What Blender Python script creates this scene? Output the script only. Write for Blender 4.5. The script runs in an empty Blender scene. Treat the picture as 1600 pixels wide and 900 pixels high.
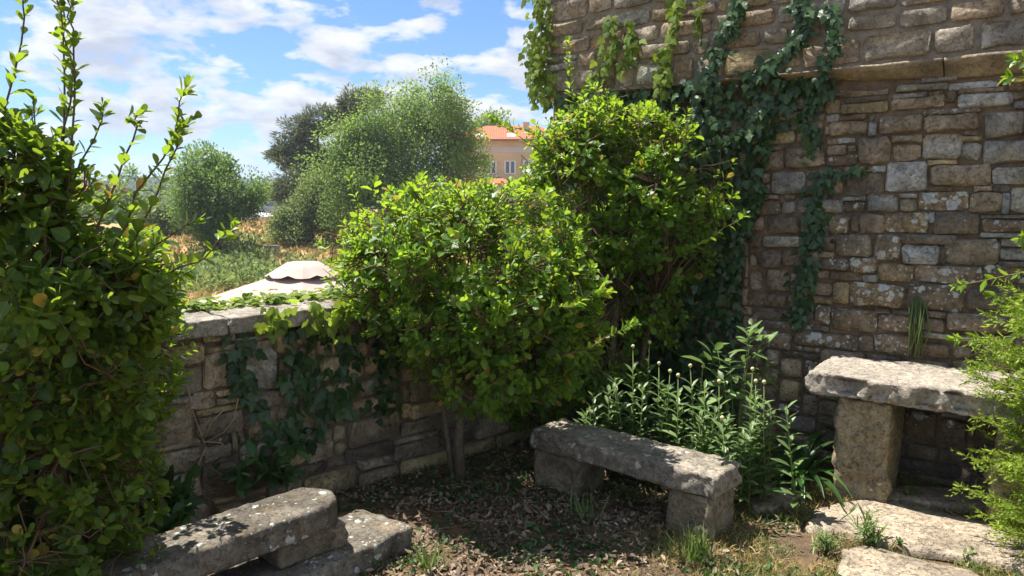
import bpy, bmesh, math, random
import numpy as np
from mathutils import Vector, Matrix, noise as mnoise

R = math.radians
SC = bpy.context.scene
COL = SC.collection
rng = np.random.default_rng(7)
random.seed(7)

# ------------------------------------------------------------------ camera
CAM_H = 1.6
F = 1164.0                      # focal length in photograph pixels (1600 wide)
PITCH = math.atan(132.0 / F)
CP, SP = math.cos(PITCH), math.sin(PITCH)
cam_d = bpy.data.cameras.new('camera')
cam = bpy.data.objects.new('camera', cam_d)
COL.objects.link(cam)
cam_d.sensor_width = 36.0
cam_d.lens = F / 1600.0 * 36.0
cam_d.clip_start = 0.05
cam_d.clip_end = 5000
cam.location = (0, 0, CAM_H)
cam.rotation_euler = (R(90) - PITCH, 0, 0)
SC.camera = cam

# ------------------------------------------------------------------ sky and sun
SUN_EL, SUN_AZ = R(66), R(-60)          # azimuth clockwise from +Y
sun_dir = Vector((math.sin(SUN_AZ) * math.cos(SUN_EL), math.cos(SUN_AZ) * math.cos(SUN_EL), math.sin(SUN_EL)))
sd = bpy.data.lights.new('sun', 'SUN')
sd.energy = 4.4
sd.angle = R(0.5)
sd.color = (1.0, 0.95, 0.86)
so = bpy.data.objects.new('sun', sd)
COL.objects.link(so)
so.location = (-20, 20, 40)
so.rotation_euler = sun_dir.to_track_quat('Z', 'Y').to_euler()

SC.view_settings.view_transform = 'Standard'
SC.view_settings.look = 'None'
SC.view_settings.exposure = 1.3
SC.view_settings.gamma = 1.0
SC.render.engine = 'CYCLES'
cy = SC.cycles
cy.max_bounces = 6
cy.diffuse_bounces = 4
cy.glossy_bounces = 2
cy.transmission_bounces = 4
cy.transparent_max_bounces = 4
cy.sample_clamp_indirect = 6.0
cy.caustics_reflective = False
cy.caustics_refractive = False
cy.use_denoising = True


class NT:
    """small node-tree writer"""
    def __init__(self, tree):
        self.t = tree
        tree.nodes.clear()

    def n(self, kind, **kw):
        nd = self.t.nodes.new(kind)
        ins = kw.pop('ins', {})
        for k, v in kw.items():
            setattr(nd, k, v)
        for k, v in ins.items():
            self.set(nd.inputs[k], v)
        return nd

    def set(self, sock, v):
        if isinstance(v, bpy.types.NodeSocket):
            self.t.links.new(v, sock)
        elif isinstance(v, tuple) and len(v) == 3 and sock.type == 'RGBA':
            sock.default_value = (*v, 1)
        else:
            sock.default_value = v

    def math(self, op, a, b=0.0, clamp=False):
        nd = self.n('ShaderNodeMath', operation=op, use_clamp=clamp)
        self.set(nd.inputs[0], a)
        self.set(nd.inputs[1], b)
        return nd.outputs[0]

    def mix(self, fac, a, b, blend='MIX'):
        nd = self.n('ShaderNodeMix', data_type='RGBA', blend_type=blend)
        self.set(nd.inputs[0], fac)
        self.set(nd.inputs[6], a)
        self.set(nd.inputs[7], b)
        return nd.outputs[2]

    def noise(self, vec, scale, detail=4.0, rough=0.55, dist=0.0):
        nd = self.n('ShaderNodeTexNoise', ins={'Scale': scale, 'Detail': detail, 'Roughness': rough, 'Distortion': dist})
        if vec is not None:
            self.t.links.new(vec, nd.inputs['Vector'])
        return nd.outputs['Fac']

    def ramp(self, fac, stops):
        nd = self.n('ShaderNodeValToRGB')
        el = nd.color_ramp.elements
        while len(el) < len(stops):
            el.new(0.5)
        for e, (p, c) in zip(el, stops):
            e.position = p
            e.color = (*c, 1) if isinstance(c, tuple) else (c, c, c, 1)
        self.set(nd.inputs[0], fac)
        return nd.outputs[0]

    def maprange(self, v, a, b, c=0.0, d=1.0):
        nd = self.n('ShaderNodeMapRange', ins={'From Min': a, 'From Max': b, 'To Min': c, 'To Max': d})
        self.set(nd.inputs['Value'], v)
        return nd.outputs[0]


world = bpy.data.worlds.new('World')
SC.world = world
world.use_nodes = True
w = NT(world.node_tree)
sky = w.n('ShaderNodeTexSky', sky_type='NISHITA', sun_disc=False)
sky.sun_elevation = SUN_EL
sky.sun_rotation = SUN_AZ
sky.altitude = 200
sky.air_density = 1.0
sky.dust_density = 0.15
sky.ozone_density = 3.5
SKY_STRENGTH = 0.072
tc = w.n('ShaderNodeTexCoord')
dirv = tc.outputs['Generated']
sep = w.n('ShaderNodeSeparateXYZ', ins={0: dirv})
den = w.math('ADD', sep.outputs[2], 0.35)
px_ = w.math('DIVIDE', sep.outputs[0], den)
py_ = w.math('DIVIDE', sep.outputs[1], den)


def cloud_density(lift):
    pl = w.n('ShaderNodeCombineXYZ', ins={0: px_, 1: py_, 2: w.math('MULTIPLY', sep.outputs[2], 3.0)})
    ad = w.n('ShaderNodeVectorMath', operation='ADD')
    w.t.links.new(pl.outputs[0], ad.inputs[0])
    ad.inputs[1].default_value = (21.3, 7.15 - lift, 0.4 + lift)
    big = w.noise(ad.outputs[0], 3.2, 2.0, 0.5)
    fine = w.noise(ad.outputs[0], 7.5, 9.0, 0.56, 0.15)
    return w.math('ADD', w.math('MULTIPLY', big, 0.45), w.math('MULTIPLY', fine, 0.62))


d0 = cloud_density(0.0)
d1 = cloud_density(0.07)
cover = w.ramp(d0, [(0.49, 0.0), (0.53, 0.6), (0.59, 1.0)])
thick = w.ramp(d1, [(0.47, 0.0), (0.66, 1.0)])
ccol = w.mix(thick, (0.40, 0.41, 0.425), (0.23, 0.26, 0.325))
low = w.maprange(sep.outputs[2], 0.0, 0.10)
ccol = w.mix(low, (0.28, 0.345, 0.44), ccol)
cfac = w.math('MULTIPLY', cover, w.maprange(sep.outputs[2], 0.0, 0.07))
skyc = w.n('ShaderNodeVectorMath', operation='SCALE', ins={0: sky.outputs[0]})
skyc.inputs['Scale'].default_value = SKY_STRENGTH
skyt = w.n('ShaderNodeVectorMath', operation='MULTIPLY', ins={0: skyc.outputs[0]})
skyt.inputs[1].default_value = (0.60, 0.77, 0.95)
final = w.mix(cfac, skyt.outputs[0], ccol)
bg = w.n('ShaderNodeBackground', ins={'Color': final, 'Strength': 1.0})
wo = w.n('ShaderNodeOutputWorld', ins={'Surface': bg.outputs[0]})

# ------------------------------------------------------------------ geometry of the place
UL = Vector((0.751, 0.660, 0))          # along the parapet, away from the camera
NL = Vector((0.660, -0.751, 0))         # out of the parapet's inner face
UR = Vector((0.810, -0.586, 0))         # along the tower wall, towards the camera
NR = Vector((-0.586, -0.810, 0))        # out of the tower's face
CORNER = Vector((0.675, 5.398, 0))      # where they meet
UP = Vector((0, 0, 1))


def ray(px, py):
    u, v = px - 800.0, 450.0 - py
    return Vector((u, F * CP + v * SP, -F * SP + v * CP))


def at_y(px, py, y):
    d = ray(px, py)
    return Vector((0, 0, CAM_H)) + d * (y / d.y)


def at_z(px, py, z=0.0):
    d = ray(px, py)
    return Vector((0, 0, CAM_H)) + d * ((z - CAM_H) / d.z)


def on_wall(px, py, N, off=0.0):
    d = ray(px, py)
    c = Vector((0, 0, CAM_H))
    t = ((CORNER - c).dot(N) + off) / d.dot(N)
    return c + d * t


def wall_sz(px, py, N, U, off=0.0):
    p = on_wall(px, py, N, off)
    return (p - CORNER).dot(U), p.z


# ------------------------------------------------------------------ object helpers
def link(o, parent=None):
    COL.objects.link(o)
    if parent is not None:
        o.parent = parent
    return o


def tag(o, label=None, cat=None, group=None, kind=None):
    if label:
        o['label'] = label
    if cat:
        o['category'] = cat
    if group:
        o['group'] = group
    if kind:
        o['kind'] = kind
    return o


def thing(name, label, cat, loc, group=None, kind=None):
    o = bpy.data.objects.new(name, None)
    o.empty_display_size = 0.1
    o.location = loc
    link(o)
    return tag(o, label, cat, group, kind)


def np_mesh(name, verts, loops, starts, totals, mat, smooth=True, uv=None):
    me = bpy.data.meshes.new(name)
    verts = np.asarray(verts, np.float32)
    me.vertices.add(len(verts))
    me.vertices.foreach_set('co', verts.ravel())
    me.loops.add(len(loops))
    me.loops.foreach_set('vertex_index', np.asarray(loops, np.int32))
    me.polygons.add(len(starts))
    me.polygons.foreach_set('loop_start', np.asarray(starts, np.int32))
    me.polygons.foreach_set('loop_total', np.asarray(totals, np.int32))
    me.polygons.foreach_set('use_smooth', np.full(len(starts), smooth))
    if uv is not None:
        ul = me.uv_layers.new(name='UVMap')
        ul.data.foreach_set('uv', np.asarray(uv, np.float32).ravel())
    me.materials.append(mat)
    me.update()
    me.validate()
    return me


class MB:
    """collects shapes into one mesh"""
    def __init__(self):
        self.v, self.f = [], []

    def add(self, vs, fs):
        o = len(self.v)
        self.v += [tuple(p) for p in vs]
        self.f += [tuple(i + o for i in f) for f in fs]

    def box(self, lo, hi, M=None):
        x0, y0, z0 = lo
        x1, y1, z1 = hi
        vs = [Vector(p) for p in ((x0, y0, z0), (x1, y0, z0), (x1, y1, z0), (x0, y1, z0), (x0, y0, z1), (x1, y0, z1), (x1, y1, z1), (x0, y1, z1))]
        if M is not None:
            vs = [M @ p for p in vs]
        self.add(vs, [(3, 2, 1, 0), (4, 5, 6, 7), (0, 1, 5, 4), (1, 2, 6, 5), (2, 3, 7, 6), (3, 0, 4, 7)])

    def tube(self, pts, radii, sides=5, cap=True):
        pts = [Vector(p) for p in pts]
        n = len(pts)
        rings = []
        prev = None
        for i, p in enumerate(pts):
            t = (pts[min(i + 1, n - 1)] - pts[max(i - 1, 0)])
            if t.length < 1e-9:
                t = Vector((0, 0, 1))
            t.normalize()
            a = prev if prev is not None else (Vector((1, 0, 0)) if abs(t.x) < 0.8 else Vector((0, 1, 0)))
            a = (a - t * a.dot(t)).normalized()
            prev = a
            b = t.cross(a)
            r = radii[i] if hasattr(radii, '__len__') else radii
            rings.append([p + (a * math.cos(2 * math.pi * k / sides) + b * math.sin(2 * math.pi * k / sides)) * r for k in range(sides)])
        vs = [q for rg in rings for q in rg]
        fs = []
        for i in range(n - 1):
            for k in range(sides):
                k2 = (k + 1) % sides
                fs.append((i * sides + k, i * sides + k2, (i + 1) * sides + k2, (i + 1) * sides + k))
        if cap:
            fs.append(tuple(range(sides - 1, -1, -1)))
            fs.append(tuple((n - 1) * sides + k for k in range(sides)))
        self.add(vs, fs)

    def build(self, name, mat, parent=None, smooth=False, **tags):
        if parent is not None:
            o0 = parent.matrix_basis.translation if parent.parent is None else parent.parent.matrix_basis.translation + parent.matrix_basis.translation
        else:
            o0 = Vector((0, 0, 0))
        me = bpy.data.meshes.new(name)
        me.from_pydata([(p[0] - o0.x, p[1] - o0.y, p[2] - o0.z) for p in self.v], [], self.f)
        me.polygons.foreach_set('use_smooth', [smooth] * len(self.f))
        me.materials.append(mat)
        me.update()
        o = bpy.data.objects.new(name, me)
        link(o, parent)
        return tag(o, **tags)


def rough_slab(name, M, L, W, H, mat, parent, seg=0.045, amp=0.012, bev=0.02, seed=0, smooth=True, round_end=0.0, chip=0.0):
    """an uneven hewn stone: local x 0..L, y 0..W, z 0..H, placed by M (world)"""
    bm = bmesh.new()
    nx, ny, nz = max(2, int(L / seg)), max(2, int(W / seg)), max(2, int(H / seg))
    bmesh.ops.create_cube(bm, size=1.0)
    for v in bm.verts:
        v.co = Vector(((v.co.x + .5) * L, (v.co.y + .5) * W, (v.co.z + .5) * H))
    bmesh.ops.bevel(bm, geom=bm.edges[:], offset=bev, segments=2, affect='EDGES', profile=0.6)
    def cut(axis, n, size):
        for i in range(1, n):
            p = [0, 0, 0]
            p[axis] = size * i / n
            nn = [0, 0, 0]
            nn[axis] = 1
            bmesh.ops.bisect_plane(bm, geom=bm.verts[:] + bm.edges[:] + bm.faces[:], plane_co=p, plane_no=nn)
    cut(0, nx, L)
    cut(1, ny, W)
    cut(2, nz, H)
    bm.normal_update()
    sv = Vector((seed * 3.17, seed * 1.3, seed * 7.7))
    moves = []
    for v in bm.verts:
        q = v.co + sv
        d = mnoise.noise(q * 4.0) * amp * .8 + mnoise.noise(q * 15.0) * amp * 0.7 + (abs(mnoise.noise(q * 24.0 + Vector((3, 1, 7)))) - .25) * amp * .9 + mnoise.noise(q * 50.0) * amp * 0.45
        side = abs(v.normal.z) < 0.6
        if side:
            d *= 1.5
            if chip:
                c = mnoise.noise(q * 9.0 + Vector((9, 2, 4)))
                d -= max(0.0, c - 0.12) * chip
        else:
            d *= 0.7
        off = v.normal * d
        if round_end:
            t = (v.co.x - (L - round_end)) / round_end
            if t > 0:
                yy = (v.co.y / W - 0.5) * 2
                off = off + Vector((-(abs(yy) ** 2.6) * round_end * 0.7 * t, 0, 0))
        moves.append((v, off))
    for v, off in moves:
        v.co += off
    bmesh.ops.triangulate(bm, faces=bm.faces[:])
    o0 = parent.matrix_basis.translation
    T = Matrix.Translation(-o0) @ M
    bm.transform(T)
    me = bpy.data.meshes.new(name)
    bm.to_mesh(me)
    bm.free()
    me.polygons.foreach_set('use_smooth', [smooth] * len(me.polygons))
    me.materials.append(mat)
    o = bpy.data.objects.new(name, me)
    return link(o, parent)


def frame(origin, x, z=UP):
    x = x.normalized()
    y = z.cross(x).normalized()
    z = x.cross(y)
    M = Matrix((x, y, z)).transposed().to_4x4()
    M.translation = origin
    return M


# ------------------------------------------------------------------ materials
def new_mat(name):
    m = bpy.data.materials.new(name)
    m.use_nodes = True
    return m, NT(m.node_tree)


def finish(t, base, rough=0.85, bump=None, bstr=0.5, bdist=0.01, spec=0.3, extra=None):
    p = t.n('ShaderNodeBsdfPrincipled', ins={'Base Color': base, 'Roughness': rough, 'Specular IOR Level': spec})
    if bump is not None:
        b = t.n('ShaderNodeBump', ins={'Height': bump, 'Strength': bstr, 'Distance': bdist})
        t.t.links.new(b.outputs[0], p.inputs['Normal'])
    out = t.n('ShaderNodeOutputMaterial', ins={'Surface': p.outputs[0]})
    return p


def stone_material(name, base=None, lichen=None, scale=1.0, ochre=0.35, dark=0.5, bstr=0.9, bdist=0.018):
    """hewn sandstone; base None: the tint comes from the object's own colour, its alpha says how much lichen grows on it"""
    m, t = new_mat(name)
    pos = t.n('ShaderNodeNewGeometry').outputs['Position']
    info = t.n('ShaderNodeAttribute', attribute_name='tint') if base == 'tint' else t.n('ShaderNodeObjectInfo')
    col = base if isinstance(base, tuple) else info.outputs['Color']
    lic = lichen if lichen is not None else info.outputs['Alpha']
    n_big = t.noise(pos, 4.0 * scale, 3, 0.6)
    n_mid = t.noise(pos, 24.0 * scale, 7, 0.68)
    n_fine = t.noise(pos, 75.0 * scale, 5, 0.7)
    tone = t.math('ADD', t.math('MULTIPLY', n_mid, 0.95), t.math('MULTIPLY', n_fine, 0.75))
    tone = t.maprange(tone, 0.55, 1.15, 0.45, 1.5)
    c = t.n('ShaderNodeVectorMath', operation='SCALE', ins={0: col})
    t.set(c.inputs['Scale'], tone)
    c = c.outputs[0]
    och = t.math('MULTIPLY', t.ramp(t.noise(pos, 9.0 * scale, 5, 0.6), [(0.52, 0.0), (0.68, 1.0)]), ochre)
    c = t.mix(och, c, (0.30, 0.17, 0.055))
    drk = t.math('MULTIPLY', t.ramp(n_big, [(0.40, 1.0), (0.58, 0.0)]), dark)
    c = t.mix(drk, c, (0.055, 0.045, 0.036))
    pit = t.ramp(t.noise(pos, 46.0 * scale, 4, 0.6, .6), [(0.34, 1.0), (0.46, 0.0)])
    c = t.mix(t.math('MULTIPLY', pit, t.maprange(t.noise(pos, 7.0, 2, .5), .38, .66, .05, .6)), c, (0.05, 0.04, 0.03))
    scar = t.ramp(t.noise(pos, 11.0 * scale, 8, 0.75, 1.2), [(0.55, 0.0), (0.64, 1.0)])
    lt = t.n('ShaderNodeVectorMath', operation='SCALE', ins={0: c, 'Scale': 1.45})
    c = t.mix(t.math('MULTIPLY', scar, .7), c, lt.outputs[0])
    # lichen: pale round spots in colonies
    wob = t.n('ShaderNodeVectorMath', operation='ADD', ins={0: pos})
    wn = t.n('ShaderNodeTexNoise', ins={'Scale': 45.0, 'Detail': 3.0})
    t.t.links.new(pos, wn.inputs['Vector'])
    ws = t.n('ShaderNodeVectorMath', operation='SCALE', ins={0: wn.outputs['Color'], 'Scale': 0.032})
    t.t.links.new(ws.outputs[0], wob.inputs[1])
    spots = None
    for sc_, rad, lo in ((11.0, 0.36, 0.09), (23.0, 0.42, 0.0), (52.0, 0.36, 0.07)):
        v = t.n('ShaderNodeTexVoronoi', feature='F1', ins={'Scale': sc_, 'Randomness': 1.0})
        t.t.links.new(wob.outputs[0], v.inputs['Vector'])
        colony = t.noise(pos, 6.5 if sc_ < 40 else 12.0, 2, 0.5)
        cell = t.n('ShaderNodeSeparateColor', ins={0: v.outputs['Color']}).outputs[0]
        # radius of the spot grows with the colony and the stone's share of lichen
        r_ = t.math('ADD', t.math('SUBTRACT', colony, 0.74 + lo), t.math('MULTIPLY', lic, 0.54))
        r_ = t.math('MULTIPLY', t.math('MULTIPLY', r_, 2.6), t.maprange(cell, 0.15, 1.0, 0.0, 1.0))
        r_ = t.math('MINIMUM', r_, rad)
        s = t.maprange(t.math('SUBTRACT', r_, v.outputs['Distance']), 0.0, 0.05)
        spots = s if spots is None else t.math('MAXIMUM', spots, s)
    lc = t.mix(n_fine, (0.36, 0.37, 0.35), (0.66, 0.66, 0.62))
    c = t.mix(spots, c, lc)
    h = t.math('ADD', t.math('MULTIPLY', n_mid, 0.9), t.math('MULTIPLY', n_fine, 0.35))
    h = t.math('ADD', h, t.math('MULTIPLY', n_big, 0.8))
    h = t.math('SUBTRACT', t.math('ADD', h, t.math('MULTIPLY', scar, .3)), t.math('MULTIPLY', pit, .35))
    finish(t, c, 0.9, h, bstr, bdist, 0.2)
    return m


M_STONE = stone_material('wall_stone')
M_RUBBLE = stone_material('rubble_stone', 'tint')
M_SLAB = stone_material('weathered_slab', (0.33, 0.29, 0.235), 0.55, 1.0, 0.12, 0.45, 0.9, 0.016)
M_TABLE = stone_material('pale_table_slab', (0.41, 0.36, 0.30), 0.10, 1.2, 0.05, 0.22, 0.9, 0.014)
M_LEG = stone_material('bench_leg_stone', (0.29, 0.24, 0.165), 0.42, 1.0, 0.30, 0.5, 0.9, 0.018)
M_PED = stone_material('pedestal_stone', (0.37, 0.30, 0.19), 0.25, 1.0, 0.35, 0.3, 0.9, 0.018)
M_LOWB = stone_material('lichen_bench_stone', (0.225, 0.20, 0.16), 0.62, 1.1, 0.40, 0.62, 0.9, 0.016)
M_COPE = stone_material('coping_stone', (0.36, 0.325, 0.27), 0.5, 1.0, 0.12, 0.4, 0.9, 0.015)
M_LEDGE = stone_material('ledge_stone', (0.345, 0.28, 0.195), 0.2, 1.0, 0.22, 0.45, 0.6, 0.015)
M_FLAG = stone_material('flagstone', (0.44, 0.36, 0.27), 0.22, 0.9, 0.18, 0.42, 1.0, 0.02)


def mortar(name, a, b):
    m, t = new_mat(name)
    pos = t.n('ShaderNodeNewGeometry').outputs['Position']
    n1 = t.noise(pos, 14, 6, 0.65)
    n2 = t.noise(pos, 70, 4, 0.7)
    c = t.mix(t.ramp(n1, [(0.35, 0.0), (0.65, 1.0)]), a, b)
    finish(t, c, 0.95, t.math('ADD', n1, t.math('MULTIPLY', n2, 0.4)), 1.0, 0.03, 0.1)
    return m


M_MORTAR = mortar('earth_mortar', (0.135, 0.10, 0.070), (0.25, 0.19, 0.135))
M_MORTAR_U = mortar('lime_mortar', (0.19, 0.165, 0.135), (0.33, 0.295, 0.25))


def leaf_material(name, young, old, trans, tfac=0.42, rough=0.32, spec=0.5, dead=None, dead_frac=0.0, rib=True, tone=(0.6, 1.35)):
    m, t = new_mat(name)
    g = t.n('ShaderNodeNewGeometry')
    info = t.n('ShaderNodeObjectInfo')
    rnd = t.math('FRACT', t.math('ADD', g.outputs['Random Per Island'], info.outputs['Random']))
    r2 = t.math('FRACT', t.math('MULTIPLY', rnd, 13.7))
    r3 = t.math('FRACT', t.math('MULTIPLY', rnd, 41.3))
    grow = t.noise(g.outputs['Position'], 4.5, 2, 0.5)
    age = t.math('ADD', t.math('MULTIPLY', rnd, .62), t.math('MULTIPLY', t.maprange(grow, .35, .65), .38))
    c = t.mix(t.ramp(age, [(0.25, 0.0), (0.85, 1.0)]), old, young)
    br = t.maprange(r2, 0.0, 1.0, tone[0], tone[1])
    cs = t.n('ShaderNodeVectorMath', operation='SCALE', ins={0: c})
    t.set(cs.inputs['Scale'], br)
    c = cs.outputs[0]
    tr = trans
    if dead is not None:
        dm = t.math('LESS_THAN', r3, dead_frac)
        c = t.mix(dm, c, dead)
        tr = t.mix(dm, trans, dead)
    else:
        trs = t.n('ShaderNodeVectorMath', operation='SCALE', ins={0: t.n('ShaderNodeRGB').outputs[0]})
        trs.inputs[0].links[0].from_node.outputs[0].default_value = (*trans, 1)
        t.set(trs.inputs['Scale'], br)
        tr = trs.outputs[0]
    if rib:
        uv = t.n('ShaderNodeUVMap').outputs[0]
        u = t.n('ShaderNodeSeparateXYZ', ins={0: uv}).outputs[0]
        mid = t.maprange(t.math('ABSOLUTE', t.math('SUBTRACT', u, 0.5)), 0.02, 0.055, 0.35, 0.0)
        c = t.mix(mid, c, (young[0] * 1.8 + 0.05, young[1] * 1.5 + 0.05, young[2] * 1.5 + 0.02))
    p = t.n('ShaderNodeBsdfPrincipled', ins={'Base Color': c, 'Roughness': rough, 'Specular IOR Level': spec})
    tl = t.n('ShaderNodeBsdfTranslucent', ins={'Color': tr})
    mx = t.n('ShaderNodeMixShader', ins={0: tfac})
    t.t.links.new(p.outputs[0], mx.inputs[1])
    t.t.links.new(tl.outputs[0], mx.inputs[2])
    t.n('ShaderNodeOutputMaterial', ins={'Surface': mx.outputs[0]})
    return m


M_SHRUB = leaf_material('shrub_leaf', (0.14, 0.25, 0.025), (0.035, 0.105, 0.017), (0.44, 0.64, 0.04), 0.42, 0.42, 0.35, dead=(0.42, 0.32, 0.05), dead_frac=0.03)
M_SHRUB_L = leaf_material('left_shrub_leaf', (0.10, 0.175, 0.022), (0.018, 0.058, 0.013), (0.42, 0.60, 0.04), 0.38, 0.40, 0.35, dead=(0.40, 0.30, 0.05), dead_frac=0.025)
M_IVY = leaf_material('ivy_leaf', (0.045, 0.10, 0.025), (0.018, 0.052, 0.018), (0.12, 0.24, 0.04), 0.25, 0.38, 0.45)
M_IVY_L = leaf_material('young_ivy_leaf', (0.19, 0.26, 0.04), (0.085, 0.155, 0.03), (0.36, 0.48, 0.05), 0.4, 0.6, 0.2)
M_DAISY = leaf_material('daisy_leaf', (0.17, 0.25, 0.09), (0.09, 0.16, 0.055), (0.26, 0.40, 0.10), 0.3, 0.42, 0.4)
M_STRAP = leaf_material('strap_leaf', (0.05, 0.12, 0.025), (0.028, 0.075, 0.018), (0.13, 0.28, 0.04), 0.3, 0.35, 0.45)
M_CONIFER = leaf_material('juniper_needle', (0.34, 0.44, 0.06), (0.17, 0.28, 0.04), (0.48, 0.62, 0.08), 0.40, 0.5, 0.3, rib=False)
M_WEED = leaf_material('weed_leaf', (0.20, 0.26, 0.085), (0.09, 0.15, 0.05), (0.25, 0.38, 0.06), 0.3, 0.5, 0.3)
M_COVER = leaf_material('ground_cover_leaf', (0.06, 0.13, 0.035), (0.03, 0.075, 0.022), (0.14, 0.26, 0.05), 0.25, 0.5, 0.3)
M_GRASS = leaf_material('grass_blade', (0.42, 0.29, 0.12), (0.22, 0.20, 0.075), (0.3, 0.34, 0.1), 0.3, 0.6, 0.2, rib=False)
M_LITTER = leaf_material('dry_leaf', (0.37, 0.285, 0.205), (0.15, 0.11, 0.075), (0.3, 0.2, 0.1), 0.12, 0.75, 0.2, rib=False, tone=(0.45, 1.35))
M_ASH = leaf_material('ash_tree_leaf', (0.155, 0.245, 0.055), (0.10, 0.17, 0.042), (0.32, 0.46, 0.08), 0.45, 0.6, 0.2, rib=False, tone=(0.7, 1.3))
M_WALNUT = leaf_material('walnut_tree_leaf', (0.12, 0.20, 0.05), (0.075, 0.135, 0.038), (0.22, 0.35, 0.07), 0.46, 0.6, 0.2, rib=False, tone=(0.7, 1.3))
M_PINE = leaf_material('pine_needle', (0.12, 0.145, 0.07), (0.075, 0.095, 0.05), (0.17, 0.2, 0.08), 0.35, 0.6, 0.2, rib=False, tone=(0.7, 1.3))
M_BUSH = leaf_material('field_bush_leaf', (0.19, 0.25, 0.075), (0.12, 0.175, 0.055), (0.28, 0.36, 0.1), 0.4, 0.55, 0.2, rib=False, tone=(0.7, 1.3))
M_HILL = leaf_material('far_wood_leaf', (0.06, 0.095, 0.05), (0.04, 0.07, 0.04), (0.06, 0.1, 0.05), 0.1, 0.7, 0.1, rib=False)


def simple(name, col, rough=0.7, nscale=20.0, var=0.25, bstr=0.3, bdist=0.01, spec=0.3, metal=0.0):
    m, t = new_mat(name)
    pos = t.n('ShaderNodeNewGeometry').outputs['Position']
    n = t.noise(pos, nscale, 5, 0.6)
    s = t.n('ShaderNodeVectorMath', operation='SCALE', ins={0: t.n('ShaderNodeRGB').outputs[0]})
    s.inputs[0].links[0].from_node.outputs[0].default_value = (*col, 1)
    t.set(s.inputs['Scale'], t.maprange(n, 0.25, 0.75, 1 - var, 1 + var))
    p = finish(t, s.outputs[0], rough, n, bstr, bdist, spec)
    p.inputs['Metallic'].default_value = metal
    return m


M_BARK = simple('shrub_bark', (0.15, 0.115, 0.08), 0.9, 40, 0.45, 0.8, 0.01)
M_TWIG = simple('brown_twig', (0.115, 0.075, 0.045), 0.8, 60, 0.3)
M_GTWIG = simple('green_twig', (0.13, 0.12, 0.045), 0.7, 60, 0.3)
M_TRUNK = simple('tree_trunk_bark', (0.10, 0.08, 0.06), 0.95, 8, 0.4, 0.8, 0.03)
M_DRYVINE = simple('dry_vine', (0.36, 0.27, 0.17), 0.8, 60, 0.3)
M_STEM = simple('daisy_stem', (0.13, 0.18, 0.05), 0.6, 60, 0.3)
M_BUD = simple('daisy_bud', (0.55, 0.50, 0.27), 0.7, 200, 0.3)
M_CANVAS = simple('cream_canvas', (0.42, 0.325, 0.29), 0.85, 6, 0.05, 0.1)
M_METAL = simple('grey_metal', (0.25, 0.25, 0.25), 0.5, 30, 0.1, 0.1, 0.01, 0.5, 0.6)
M_PLASTER = simple('yellow_plaster', (0.52, 0.42, 0.27), 0.9, 0.45, 0.2, 0.1)
M_BAND = simple('grey_band', (0.50, 0.47, 0.46), 0.9, 1.0, 0.05, 0.1)
M_WHITE = simple('white_paint', (0.72, 0.72, 0.72), 0.6, 3.0, 0.05, 0.05)
M_DARKGLASS = simple('window_glass', (0.10, 0.13, 0.17), 0.1, 1.0, 0.2, 0.0, 0.0, 0.6)
M_CARPAINT = simple('silver_paint', (0.42, 0.46, 0.52), 0.3, 3.0, 0.03, 0.0, 0.0, 0.6, 0.5)
M_CARWHITE = simple('white_car_paint', (0.75, 0.75, 0.75), 0.3, 3.0, 0.03, 0.0, 0.0, 0.6)
M_TYRE = simple('tyre_rubber', (0.02, 0.02, 0.02), 0.8)
M_GARDENSTONE = simple('garden_wall_stone', (0.30, 0.26, 0.22), 0.9, 8, 0.3, 0.8, 0.02)


def tile_material():
    m, t = new_mat('terracotta_tiles')
    pos = t.n('ShaderNodeNewGeometry').outputs['Position']
    sp = t.n('ShaderNodeSeparateXYZ', ins={0: pos})
    n = t.noise(pos, 1.3, 5, 0.7)
    n2 = t.noise(pos, 9.0, 3, 0.7)
    c = t.mix(t.ramp(n, [(0.3, 0.0), (0.7, 1.0)]), (0.42, 0.115, 0.055), (0.58, 0.20, 0.10))
    c = t.mix(t.math('MULTIPLY', n2, 0.4), c, (0.30, 0.10, 0.06))
    wv = t.math('SINE', t.math('MULTIPLY', sp.outputs[0], 28.0))
    finish(t, c, 0.85, wv, 0.6, 0.05, 0.2)
    return m


M_TILE = tile_material()


def ground_material():
    m, t = new_mat('courtyard_soil')
    pos = t.n('ShaderNodeNewGeometry').outputs['Position']
    n1 = t.noise(pos, 2.6, 5, 0.65)
    n2 = t.noise(pos, 22.0, 6, 0.7)
    n3 = t.noise(pos, 110.0, 3, 0.7)
    soil = t.mix(t.ramp(n2, [(0.3, 0.0), (0.7, 1.0)]), (0.10, 0.070, 0.048), (0.24, 0.165, 0.105))
    dry = t.mix(n2, (0.30, 0.165, 0.075), (0.42, 0.29, 0.14))
    c = t.mix(t.ramp(n1, [(0.47, 0.0), (0.6, 0.75)]), soil, dry)
    c = t.mix(t.math('MULTIPLY', n3, 0.35), c, (0.08, 0.055, 0.04))
    finish(t, c, 0.95, t.math('ADD', n2, t.math('MULTIPLY', n3, 0.5)), 1.0, 0.03, 0.1)
    return m


M_SOIL = ground_material()


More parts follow.
